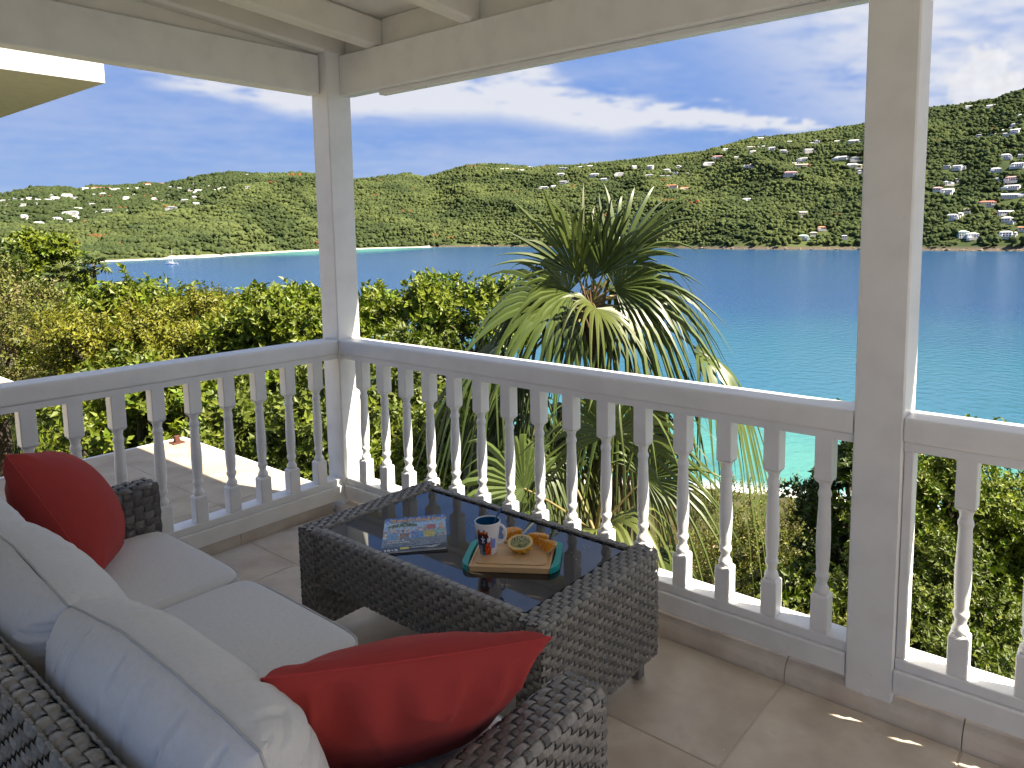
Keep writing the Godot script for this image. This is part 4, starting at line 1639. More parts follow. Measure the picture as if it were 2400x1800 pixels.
func hill_y(az: float, d: float) -> float:
	var s0 := along(SHORE, az)
	var dr := s0 + along(DEPTH, az)
	var t := (d - s0) / (dr - s0)
	var p := polar(az, d)
	var top := EYE.y + dr * tan(deg_to_rad(along(RIDGE, az) - 0.12)) - SEA
	var n1 := 1.0 - absf(NR.get_noise_2d(p.x * 0.16, p.y * 0.16)) * 2.0
	var n2 := NZ.get_noise_2d(p.x * 0.35, p.y * 0.35)
	var up := clampf(t, 0.0, 1.0)
	var rough := sin(PI * up)
	var y := top * (0.25 * up + 0.75 * pow(up, 0.92)) + (n1 * 36.0 + n2 * 18.0) * rough * 0.9
	var left := smoothstep(55.0, 64.0, az)
	if left > 0.0:
		# a nearer spur in front, a valley, then the main ridge
		var ds := s0 + (dr - s0) * 0.42
		var ts := (d - s0) / (ds - s0)
		var st := EYE.y + ds * tan(deg_to_rad(along(SPUR, az) - 0.1)) - SEA
		var f := st * pow(clampf(ts, 0, 1), 0.8) * (1.0 if ts <= 1.0 else maxf(0.0, 1.0 - (ts - 1.0) * 0.6))
		var g := top * pow(up, 1.35)
		y = lerpf(y, maxf(f, g) + (n1 * 0.5 + n2) * minf(top * 0.10, 22.0) * rough, left)
	if t > 1.0:
		y = top * maxf(-0.2, 1.0 - (t - 1.0) * 1.1)
	var e := d - s0
	if e < 0.0:
		return SEA + maxf(-3.0, e * 0.2)
	# a flat strip behind the beach, or a low rocky bank
	var flat := e * 0.07 if e < 24.0 else 1.7 + (e - 24.0) * 0.12 + (e - 24.0) * (e - 24.0) * 0.004
	y = minf(y, lerpf(e * 0.7, flat, smoothstep(46.0, 49.0, az)))
	return SEA + y

func land_tint(az: float, t: float, p: Vector2) -> Color:
	# kinds of wood: light dry scrub on the spurs, darker green in the ravines
	var n := NZ.get_noise_2d(p.x * 0.5 + 900.0, p.y * 0.5)
	var m := NZ.get_noise_2d(p.x * 3.0, p.y * 3.0 + 400.0)
	var dry := clampf(0.5 + n * 0.8 + m * 0.5, 0, 1)
	if az > 60.0:
		dry *= 0.25 if t > 0.44 else 1.0
	if az < 17.0:
		dry *= 0.55
	return Color(0.038, 0.054, 0.022).lerp(Color(0.085, 0.104, 0.036), dry)

func blob(sd: int, flat: float, big: float, many := 1) -> ArrayMesh:
	# tree crowns seen from far off, one or a small grove
	var r := FastNoiseLite.new()
	r.seed = sd
	r.frequency = 1.0
	var g := RandomNumberGenerator.new()
	g.seed = sd
	var b := MB.new()
	for w in many:
		var o := Vector3.ZERO if many == 1 else Vector3(g.randf_range(-2.2, 2.2), g.randf_range(-0.4, 0.5), g.randf_range(-2.2, 2.2))
		var s := 1.0 if many == 1 else g.randf_range(0.55, 1.25)
		var tone := 1.0 if many == 1 else g.randf_range(0.72, 1.32)
		b.col = Color(tone, tone, tone * g.randf_range(0.8, 1.1))
		var rows := []
		for j in 5:
			var ph := -0.5 + j / 4.0 * (PI / 2 + 0.5)
			var row := PackedVector3Array()
			for i in 9:
				var a := TAU * (i % 8) / 8.0
				var d := Vector3(cos(a) * cos(ph), sin(ph), sin(a) * cos(ph))
				var k := s * (1.0 + big * r.get_noise_3d(d.x * 1.4 + w * 3.0, d.y * 1.4, d.z * 1.4) + big * 0.7 * r.get_noise_3d(d.x * 4.0, d.y * 4.0, d.z * 4.0 + w))
				row.append(o + Vector3(d.x * k, d.y * flat * k, d.z * k))
			rows.append(row)
		b.grid(rows, Vector3.ZERO, false, true)
	return b.mesh()

func far_land() -> void:
	var b := MB.new()
	var rows := []
	var tint := PackedColorArray()
	for i in 76:
		var f := -0.02 + 1.32 * pow(i / 75.0, 1.25)
		var row := PackedVector3Array()
		for j in 331:
			var az := -16.0 + j * 0.33
			var s0 := along(SHORE, az)
			var d := s0 + f * along(DEPTH, az)
			var p := polar(az, d)
			var y := hill_y(az, d)
			row.append(Vector3(p.x, y, p.y))
			var c := land_tint(az, f, p)
			if y < SEA + 4.0:
				if az > 48.0:
					c = Color(0.72, 0.66, 0.54) if d - s0 < 22.0 else c
				else:
					c = Color(0.11, 0.09, 0.07)
			tint.append(c)
		rows.append(row)
	b.grid(rows, Vector3.UP)
	b.c = tint
	setting(put("hills", b, M.land))
	# woods
	var r := RandomNumberGenerator.new()
	r.seed = 11
	var N := 17000
	for kind in 3:
		var mm := MultiMesh.new()
		mm.transform_format = MultiMesh.TRANSFORM_3D
		mm.use_colors = true
		mm.mesh = blob(kind + 5, [0.85, 1.1, 0.7][kind], [0.5, 0.6, 0.5][kind], 6)
		mm.instance_count = N
		for i in N:
			var az := r.randf_range(-8.0, 84.0)
			var t := pow(r.randf(), 0.9)
			if r.randf() < 0.12:
				t = r.randf_range(0.93, 1.03)
			var s0 := along(SHORE, az)
			var d := s0 + 14.0 + (18.0 if az > 48.0 else 0.0) + t * along(DEPTH, az)
			var p := polar(az, d)
			if cleared.has(Vector2i(floori(p.x / 8.0), floori(p.y / 8.0))):
				mm.set_instance_transform(i, Transform3D(Basis().scaled(Vector3.ONE * 0.01), Vector3(p.x, SEA - 30.0, p.y)))
				continue
			var y := hill_y(az, d)
			var big := NZ.get_noise_2d(p.x * 2.0, p.y * 2.0)
			var s := r.randf_range(2.0, 3.8) * (1.0 + 0.4 * big) * lerpf(0.85, 1.25, clampf((d - 1100.0) / 1500.0, 0, 1))
			mm.set_instance_transform(i, Transform3D(Basis(Vector3.UP, r.randf() * TAU).scaled_local(Vector3(s * r.randf_range(0.9, 1.5), s * r.randf_range(0.8, 1.3), s)), Vector3(p.x, y + s * 0.25, p.y)))
			var c := land_tint(az, t, p) * r.randf_range(0.75, 1.25)
			if r.randf() < 0.004:
				c = Color(0.16, 0.07, 0.03)
			mm.set_instance_color(i, c)
		var o := MultiMeshInstance3D.new()
		o.name = "woods"
		o.multimesh = mm
		o.material_override = M.forest
		add_child(o, true)
		stuff(o)
	# rocks along the waterline
	var rk := MultiMesh.new()
	rk.transform_format = MultiMesh.TRANSFORM_3D
	rk.use_colors = true
	rk.mesh = blob(77, 0.7, 0.9)
	rk.instance_count = 700
	for i in 700:
		var az := r.randf_range(-6.0, 47.0)
		var d := along(SHORE, az) + r.randf_range(-3.0, 12.0)
		var p := polar(az, d)
		var s := r.randf_range(0.7, 2.2) * (1.0 + NZ.get_noise_1d(az * 160.0))
		rk.set_instance_transform(i, Transform3D(Basis(Vector3.UP, r.randf() * TAU).scaled_local(Vector3(s * 1.4, s, s)), Vector3(p.x, SEA + 0.3 + maxf(0.0, d - along(SHORE, az)) * 0.2, p.y)))
		var w := r.randf()
		rk.set_instance_color(i, Color(0.13, 0.105, 0.085).lerp(Color(0.26, 0.21, 0.175), w) if r.randf() < 0.75 else Color(0.08, 0.07, 0.06))
	var o := MultiMeshInstance3D.new()
	o.name = "shore_rocks"
	o.multimesh = rk
	o.material_override = M.forest
	add_child(o, true)
	stuff(o)

func sea() -> void:
	var b := MB.new()
	var rows := []
	var cs := PackedColorArray()
	for i in 90:
		var d := 30.0 * pow(1.062, i)
		var row := PackedVector3Array()
		for j in 241:
			var az := -40.0 + j * 0.62
			var p := polar(az, d)
			row.append(Vector3(p.x, SEA, p.y))
			# the depth and bottom of the bay: sand shoals are turquoise, the deep is blue
			var n := NZ.get_noise_2d(p.x * 0.9, p.y * 0.9)
			var n2 := NZ.get_noise_2d(p.x * 5.0, p.y * 5.0)
			var deep := Color(0.009, 0.062, 0.165)
			var mid := Color(0.016, 0.105, 0.165)
			var shoal := Color(0.060, 0.225, 0.190)
			var from_near := Vector2(p.x + 0.3, p.y + 0.25).length() - 86.0
			var far := along(SHORE, az) - d
			var c := shoal.lerp(mid, smoothstep(15.0, 65.0, from_near + n * 18.0)).lerp(deep, smoothstep(80.0, 260.0, from_near + n * 40.0))
			# shoal off the long beach
			var sb := smoothstep(46.0, 52.0, az) * smoothstep(64.0, 56.0, az)
			var w := 90.0 + 330.0 * sb
			c = c.lerp(Color(0.085, 0.30, 0.27), smoothstep(w, w * 0.35, far + n * 60.0) * smoothstep(0.0, 12.0, far) * (0.35 + 0.65 * sb) * smoothstep(26.0, 48.0, az))
			c = c.lerp(Color(0.010, 0.085, 0.10), smoothstep(60.0, 8.0, far + n2 * 10.0) * (1.0 - smoothstep(36.0, 48.0, az)) * 0.8)
			# grass beds
			c = c.lerp(Color(0.012, 0.09, 0.13), clampf(n2 * 2.2 - 0.75, 0, 0.6) * (1.0 - smoothstep(30.0, 140.0, from_near)))
			# surf at the near beach
			if from_near < 2.2 + n2 * 1.6 and from_near > -3.0:
				c = Color(0.72, 0.74, 0.75)
			cs.append(c)
		rows.append(row)
	b.grid(rows, Vector3.UP)
	b.c = cs
	setting(put("sea", b, M.sea))

# ---------- houses across the bay: x, z, width in metres, look ----------
const HOUSES := [
	[-2421, -644, 12, "w"], [-2395, -654, 8, "w"], [-2407, -666, 9, "g"], [-2362, -673, 12, "g"], [-2364, -689, 16, "w"], [-2306, -690, 13, "w"], [-2275, -703, 19, "w"], [-2383, -747, 10, "w"], [-2315, -733, 23, "w"],
	[-2255, -718, 11, "w"], [-2119, -604, 10, "w"], [-2098, -594, 5, "w"], [-2309, -623, 10, "b"], [-2104, -624, 12, "g"], [-2089, -632, 6, "w"], [-2370, -781, 26, "w"], [-2351, -788, 24, "g"], [-2586, -905, 23, "w"],
	[-2560, -929, 30, "r"], [-2562, -958, 26, "r"], [-2491, -953, 30, "w"], [-2368, -874, 16, "w"], [-2359, -846, 7, "w"], [-2464, -981, 17, "w"], [-2407, -985, 16, "w"], [-2506, -1062, 30, "r"], [-2497, -1100, 23, "r"],
	[-2185, -863, 17, "w"], [-2327, -941, 8, "w"], [-2277, -989, 10, "w"], [-2235, -944, 6, "w"], [-2098, -899, 12, "w"], [-2065, -900, 14, "p"], [-2133, -758, 14, "w"], [-1862, -668, 6, "w"], [-1862, -692, 19, "g"],
	[-1847, -711, 19, "w"], [-1853, -731, 11, "w"], [-2002, -814, 8, "w"], [-2020, -686, 16, "w"], [-1847, -604, 12, "w"], [-1848, -618, 19, "w"], [-1811, -609, 14, "w"], [-1757, -579, 10, "w"], [-1788, -562, 22, "w"],
	[-1773, -567, 5, "w"], [-1799, -511, 12, "w"], [-1786, -515, 10, "w"], [-1745, -520, 17, "w"], [-1877, -503, 10, "g"], [-2346, -1059, 16, "w"], [-2323, -1064, 12, "w"], [-2222, -1035, 29, "w"], [-2071, -987, 12, "w"],
	[-2017, -982, 16, "w"], [-2011, -969, 11, "w"], [-2151, -967, 15, "w"], [-1941, -933, 11, "w"], [-1899, -889, 20, "g"], [-1536, -741, 11, "w"], [-1588, -715, 18, "g"], [-1513, -705, 9, "w"], [-2055, -1031, 12, "w"],
	[-2001, -1015, 14, "w"], [-2013, -1041, 12, "w"], [-1999, -1049, 14, "w"], [-2282, -1164, 7, "w"], [-2227, -1199, 7, "w"], [-2186, -1221, 11, "w"], [-2216, -1099, 7, "w"], [-2238, -1081, 9, "w"], [-1756, -1129, 12, "w"],
	[-1497, -834, 9, "g"], [-1575, -1732, 21, "w"], [-1564, -1755, 28, "t"], [-1532, -1770, 21, "w"], [-1557, -1849, 15, "w"], [-1451, -1759, 16, "w"], [-1418, -1843, 30, "g"], [-1322, -1706, 21, "w"], [-1276, -1662, 30, "w"],
	[-1312, -1617, 24, "w"], [-1284, -1626, 18, "w"], [-1173, -1645, 26, "w"], [-1147, -1679, 27, "w"], [-1201, -1707, 27, "w"], [-1116, -1705, 25, "w"], [-1312, -1884, 23, "w"], [-1089, -1748, 26, "w"], [-1014, -1699, 15, "w"],
	[-972, -1622, 22, "g"], [-949, -1657, 27, "g"], [-964, -1760, 13, "w"], [-972, -1711, 18, "w"], [-867, -1551, 27, "o"], [-1172, -1959, 12, "w"], [-1191, -1874, 6, "w"], [-1183, -1802, 7, "w"], [-1325, -1860, 17, "w"],
	[-1363, -1861, 18, "w"], [-846, -2017, 25, "w"], [-894, -1907, 25, "w"], [-795, -1839, 23, "t"], [-768, -1846, 22, "w"], [-693, -1821, 16, "w"], [-711, -1772, 21, "w"], [-763, -1780, 15, "w"], [-677, -1755, 17, "w"],
	[-875, -1814, 30, "p"], [-796, -1760, 17, "w"], [-882, -1773, 28, "w"], [-825, -1752, 7, "w"], [-687, -1568, 13, "w"], [-669, -1556, 13, "t"], [-615, -1767, 30, "w"], [-610, -1715, 28, "w"], [-613, -1683, 30, "w"],
	[-579, -1855, 16, "w"], [-510, -1758, 30, "w"], [-492, -1608, 30, "w"], [-459, -1595, 21, "g"], [-570, -1587, 26, "t"], [-556, -1487, 26, "p"], [-461, -1579, 23, "w"], [-446, -1567, 15, "y"], [-436, -1545, 10, "w"],
	[-717, -1903, 12, "w"], [-645, -1864, 11, "w"], [-635, -1874, 13, "w"], [-841, -1566, 23, "o"], [-966, -1763, 12, "w"], [-944, -1708, 12, "w"], [-915, -1719, 7, "w"], [-611, -1401, 19, "w"], [-677, -1457, 5, "w"],
	[-560, -1974, 10, "w"], [-417, -1179, 15, "n"], [-450, -1266, 13, "t"], [-401, -1217, 12, "o"], [-357, -1194, 8, "w"], [-406, -1194, 11, "y"], [-340, -2111, 18, "w"], [-286, -2066, 19, "w"], [-294, -2165, 12, "y"],
	[-204, -1895, 14, "n"], [-203, -1808, 17, "w"], [-187, -1728, 21, "w"], [-217, -1792, 17, "w"], [-237, -1806, 6, "w"], [-247, -1814, 5, "w"], [-273, -1827, 10, "w"], [-178, -1582, 15, "w"], [-193, -1584, 9, "w"],
	[-176, -1465, 15, "w"], [-154, -1472, 10, "w"], [-262, -1447, 11, "w"], [-244, -1438, 13, "w"], [-236, -1441, 9, "w"], [-184, -1419, 15, "w"], [-153, -1424, 18, "w"], [-156, -1382, 17, "p"], [-152, -1361, 23, "w"],
	[-148, -1328, 30, "w"], [-234, -1391, 9, "w"], [-247, -1376, 12, "w"], [-257, -1352, 15, "p"], [-240, -1346, 16, "w"], [-177, -1300, 23, "r"], [-148, -1262, 20, "w"], [-142, -1233, 15, "w"], [-133, -1224, 8, "w"],
	[-214, -1243, 14, "w"], [-206, -1255, 8, "w"], [-199, -1272, 10, "t"], [-189, -1181, 14, "n"], [-176, -1174, 15, "w"], [-135, -1176, 15, "w"], [-127, -1180, 9, "w"], [-119, -1195, 9, "o"], [-177, -1390, 7, "w"],
]
const LOOKS := {
	"w": ["white", Color(0.70, 0.70, 0.69), Color(0.66, 0.66, 0.66)], "g": ["grey", Color(0.40, 0.41, 0.41), Color(0.33, 0.34, 0.36)],
	"t": ["tan", Color(0.50, 0.42, 0.31), Color(0.55, 0.49, 0.40)], "r": ["red-roofed cream", Color(0.64, 0.56, 0.45), Color(0.42, 0.15, 0.10)],
	"p": ["pale pink", Color(0.62, 0.52, 0.50), Color(0.50, 0.28, 0.25)], "o": ["orange-roofed tan", Color(0.58, 0.46, 0.35), Color(0.52, 0.24, 0.12)],
	"b": ["brown", Color(0.30, 0.22, 0.17), Color(0.28, 0.20, 0.16)], "y": ["yellow", Color(0.62, 0.52, 0.28), Color(0.60, 0.56, 0.46)],
	"n": ["green-roofed pale", Color(0.50, 0.60, 0.55), Color(0.42, 0.53, 0.48)],
}
const ORDER := ["leftmost", "second from left", "third from left", "fourth from left", "fifth from left", "sixth from left", "seventh from left", "eighth from left", "ninth from left", "tenth from left", "eleventh from left", "twelfth from left"]
var cleared := {}

func clear_round(x: float, z: float, w: float) -> void:
	# no woods on the plot and a few metres towards the bay
	var to := Vector2(EYE.x - x, EYE.z - z).normalized()
	for k in 4:
		var c := Vector2(x, z) + to * (k * 5.0)
		var n := int(ceil((w * 0.5 + 3.0) / 8.0))
		for i in range(-n, n + 1):
			for j in range(-n, n + 1):
				if Vector2(i, j).length() * 8.0 <= w * 0.5 + 4.0:
					cleared[Vector2i(floori(c.x / 8.0) + i, floori(c.y / 8.0) + j)] = true

func houses() -> void:
	var r := RandomNumberGenerator.new()
	r.seed = 77
	var wall_m := {}
	var roof_m := {}
	for k in LOOKS:
		var a: Color = LOOKS[k][1]
		var e: Color = LOOKS[k][2]
		wall_m[k] = mat(lin(a.r, a.g, a.b), 0.85)
		roof_m[k] = mat(lin(e.r, e.g, e.b), 0.7)
	var dark := mat(lin(0.035, 0.04, 0.045), 0.2)
	var terrace_m := mat(lin(0.48, 0.45, 0.41), 0.9)
	var made := []
	var count := {}
	for q in HOUSES:
		var x: float = q[0]
		var z: float = q[1]
		var w: float = q[2]
		var dx := EYE.x - x
		var dz := EYE.z - z
		var d := sqrt(dx * dx + dz * dz)
		var az := rad_to_deg(atan2(dx, dz))
		var y := hill_y(az, d)
		var t := (d - along(SHORE, az)) / along(DEPTH, az)
		clear_round(x, z, w)
		var o := group_node("house", self, Vector3(x, y, z))
		o.rotation.y = atan2(dx, dz) + r.randf_range(-0.5, 0.5)
		var dep := clampf(w * 0.6, 5.0, 9.0)
		var tall := r.randf_range(3.0, 3.6) if w < 13.0 or r.randf() < 0.4 else r.randf_range(5.2, 6.2)
		var b := MB.new()
		b.span(Vector3(-w / 2, -4.0, -dep / 2), Vector3(w / 2, tall, dep / 2), 0.0)
		if w > 11.0:
			# a lower wing
			var sd := 1.0 if r.randf() < 0.5 else -1.0
			b.span(Vector3(minf(sd * w * 0.2, sd * w * 0.62), -4.0, dep / 2 + 0.01), Vector3(maxf(sd * w * 0.2, sd * w * 0.62), tall * 0.6, dep / 2 + 3.5), 0.0)
		put("wall", b, wall_m[q[3]], o)
		b = MB.new()
		var eo := 0.6
		var rh := dep * r.randf_range(0.16, 0.24)
		var hip := dep * 0.5 if r.randf() < 0.7 else 0.0
		var A := Vector3(-w / 2 - eo, tall, dep / 2 + eo)
		var B := Vector3(w / 2 + eo, tall, dep / 2 + eo)
		var C := Vector3(w / 2 + eo, tall, -dep / 2 - eo)
		var D := Vector3(-w / 2 - eo, tall, -dep / 2 - eo)
		var E := Vector3(-w / 2 - eo + hip, tall + rh, 0)
		var F := Vector3(w / 2 + eo - hip, tall + rh, 0)
		b.quad(A, B, F, E)
		b.quad(C, D, E, F)
		b.tri(D, A, E)
		b.tri(B, C, F)
		b.quad(D, C, B, A)
		put("roof", b, roof_m[q[3]], o)
		if w > 7.5:
			var n := int(w / 3.2)
			for lv in (2 if tall > 5.0 else 1):
				for k in n:
					b = MB.new()
					var wx := -w / 2 + w * (k + 0.5) / n
					b.box(Vector3(wx, 1.5 + lv * 2.9, dep / 2 + 0.05), Vector3(w / n * 0.6, 1.6, 0.12), 0.0)
					put("window", b, dark, o)
			b = MB.new()
			b.span(Vector3(-w * 0.55, -3.5, dep / 2 + 3.55), Vector3(w * 0.5, 0.2, dep / 2 + 6.0), 0.0)
			put("terrace", b, terrace_m, o)
		var size := "small" if w < 7.0 else ("mid-sized" if w < 12.0 else ("large" if w < 19.0 else "long"))
		var where := "on the far left" if az > 68.0 else ("on the left hillside" if az > 62.5 else ("by the corner post" if az > 50.0 else ("left of the palm" if az > 40.5 else ("above the palm" if az > 32.0 else ("right of the palm" if az > 22.0 else ("left of the right post" if az > 14.0 else "beyond the right post"))))))
		var high := "at the ridge" if t > 0.84 else ("on the upper slope" if t > 0.5 else ("half-way up" if t > 0.22 else "near the shore"))
		var base := "%s %s house %s, %s" % [size, LOOKS[q[3]][0], high, where]
		made.append([o, base, az])
		if not count.has(base):
			count[base] = []
		count[base].append(az)
	for q in made:
		var all: Array = count[q[1]]
		var label: String = q[1]
		if all.size() > 1:
			all.sort()
			all.reverse()
			var at := all.find(q[2])
			label = label + (", " + ORDER[at] if at < ORDER.size() else "")
		tag(q[0], label, "house", "houses on the hillsides across the bay")

func neighbours() -> void:
	# the balcony of the next building, up on the left
	var nb := thing("neighbour_building", "neighbouring building on the left with a white balcony slab above", "building")
	var b := MB.new()
	b.span(Vector3(-12.0, 3.28, -1.385), Vector3(-6.36, 3.31, 9.0), 0.0)
	put("soffit", b, M.stucco, nb)
	b = MB.new()
	b.span(Vector3(-12.0, 3.312, -1.38), Vector3(-6.365, 3.52, 9.0), 0.02)
	put("slab", b, M.fascia, nb)
	b = MB.new()
	b.span(Vector3(-12.0, 3.275, -1.40), Vector3(-6.35, 3.50, -1.386), 0.003)
	put("edge_board", b, M.fascia, nb)
	b = MB.new()
	b.span(Vector3(-6.364, 3.275, -1.385), Vector3(-6.345, 3.50, 9.0), 0.003)
	put("edge_board", b, M.fascia, nb)
	b = MB.new()
	b.span(Vector3(-12.0, -3.5, 0.4), Vector3(-8.6, 3.279, 9.0), 0.0)
	put("wall", b, M.stucco, nb)
	b = MB.new()
	b.span(Vector3(-6.62, 3.521, -1.25), Vector3(-6.42, 4.5, -1.05), 0.006)
	put("railing_post", b, M.fascia, nb)
	b = MB.new()
	b.span(Vector3(-6.56, 4.42, -1.04), Vector3(-6.47, 4.5, 9.0), 0.004)
	put("railing_top", b, M.fascia, nb)
	var bm := MB.new()
	bm.span(Vector3(-0.025, 0, -0.025), Vector3(0.025, 0.898, 0.025), 0.002)
	var m := bm.mesh()
	for k in 60:
		put("balcony_baluster", m, M.fascia, nb).position = Vector3(-6.515, 3.521, 0.42 + 0.14 * k)
	# the flat roof of a lower house, far left
	var lr := thing("lower_house", "corner of a flat tan roof with white edge below, at the left margin", "building", "", Vector3(-10.1, 0, -1.3))
	b = MB.new()
	b.span(Vector3(-4.0, -0.76, 0.1), Vector3(-0.1, -0.715, 6.0), 0.004)
	put("roof_deck", b, M.terrace_tile[0], lr)
	b = MB.new()
	b.span(Vector3(-4.1, -1.0, 0.0), Vector3(0.0, -0.74, 0.098), 0.01)
	b.span(Vector3(-0.098, -1.0, 0.1), Vector3(0.0, -0.74, 6.0), 0.01)
	put("roof_edge", b, M.fascia, lr)
	b = MB.new()
	b.span(Vector3(-3.9, -5.0, 0.3), Vector3(-0.3, -0.77, 6.0), 0.0)
	put("wall", b, M.stucco, lr)
	b = MB.new()
	b.col = Color(0.11, 0.035, 0.02)
	b.box(Vector3(-0.42, -0.705, 0.3), Vector3(0.12, 0.01, 0.12), 0.002)
	b.box(Vector3(-0.42, -0.63, 0.3), Vector3(0.045, 0.15, 0.045), 0.003)
	put("rusted_stub", b, M.plain, lr)
	# a white gabled roof among the trees
	var wr := thing("white_house", "small white gabled roof among palms near the water", "house", "", Vector3(-51.2, -6.2, -22.5), 0.6)
	b = MB.new()
	b.span(Vector3(-2.2, -3.0, -1.6), Vector3(2.2, 2.0, 1.6), 0.0)
	put("wall", b, M.fascia, wr)
	b = MB.new()
	b.extrude(PackedVector2Array([Vector2(-2.0, 1.95), Vector2(2.0, 1.95), Vector2(0, 3.1)]), Vector3(2.5, 0, 0), Vector3.BACK, Vector3.UP, 5.0)
	put("roof", b, M.fascia, wr)

func boat() -> void:
	var p := polar(65.98, 927.0)
	var bt := thing("catamaran", "white sailing catamaran moored off the long beach", "boat", "", Vector3(p.x, SEA, p.y), 0.5)
	var wh := mat(lin(0.78, 0.78, 0.79), 0.3)
	for s in [-1.0, 1.0]:
		var b := MB.new()
		var rows := []
		for k in 11:
			var t := k / 10.0
			var w := 0.75 * sin(PI * pow(t, 0.65) * 0.86 + 0.25)
			var row := PackedVector3Array()
			for q in [[-w, 1.5 + 0.4 * t], [-w * 0.9, 0.4], [0.0, -0.35], [w * 0.9, 0.4], [w, 1.5 + 0.4 * t]]:
				row.append(Vector3(-5.8 + 11.6 * t, q[1], s * 2.7 + q[0]))
			rows.append(row)
		b.grid(rows, Vector3.DOWN)
		b.span(Vector3(-5.6, 1.45, s * 2.7 - 0.6), Vector3(4.6, 1.55, s * 2.7 + 0.6), 0.02)
		put("hull", b, wh, bt)
	var b := MB.new()
	b.span(Vector3(-4.5, 1.1, -2.4), Vector3(2.0, 1.6, 2.4), 0.05)
	b.span(Vector3(-2.8, 1.6, -2.0), Vector3(1.2, 2.7, 2.0), 0.4)
	put("cabin", b, wh, bt)
	b = MB.new()
	b.span(Vector3(-2.6, 1.95, -2.03), Vector3(1.0, 2.35, 2.03), 0.1)
	put("cabin_window", b, mat(lin(0.03, 0.035, 0.05), 0.1), bt)
	b = MB.new()
	b.span(Vector3(-5.0, 3.2, -2.0), Vector3(-2.0, 3.3, 2.0), 0.03)
	put("awning", b, mat(lin(0.45, 0.42, 0.50), 0.7), bt)
	b = MB.new()
	b.tube(PackedVector3Array([Vector3(0.8, 2.6, 0), Vector3(0.8, 17.5, 0)]), PackedFloat32Array([0.14, 0.09]), 8)
	put("mast", b, wh, bt)
	b = MB.new()
	b.tube(PackedVector3Array([Vector3(0.8, 3.8, 0), Vector3(-5.0, 3.9, 0)]), PackedFloat32Array([0.25, 0.2]), 8)
	put("boom", b, mat(lin(0.25, 0.28, 0.4), 0.7), bt)

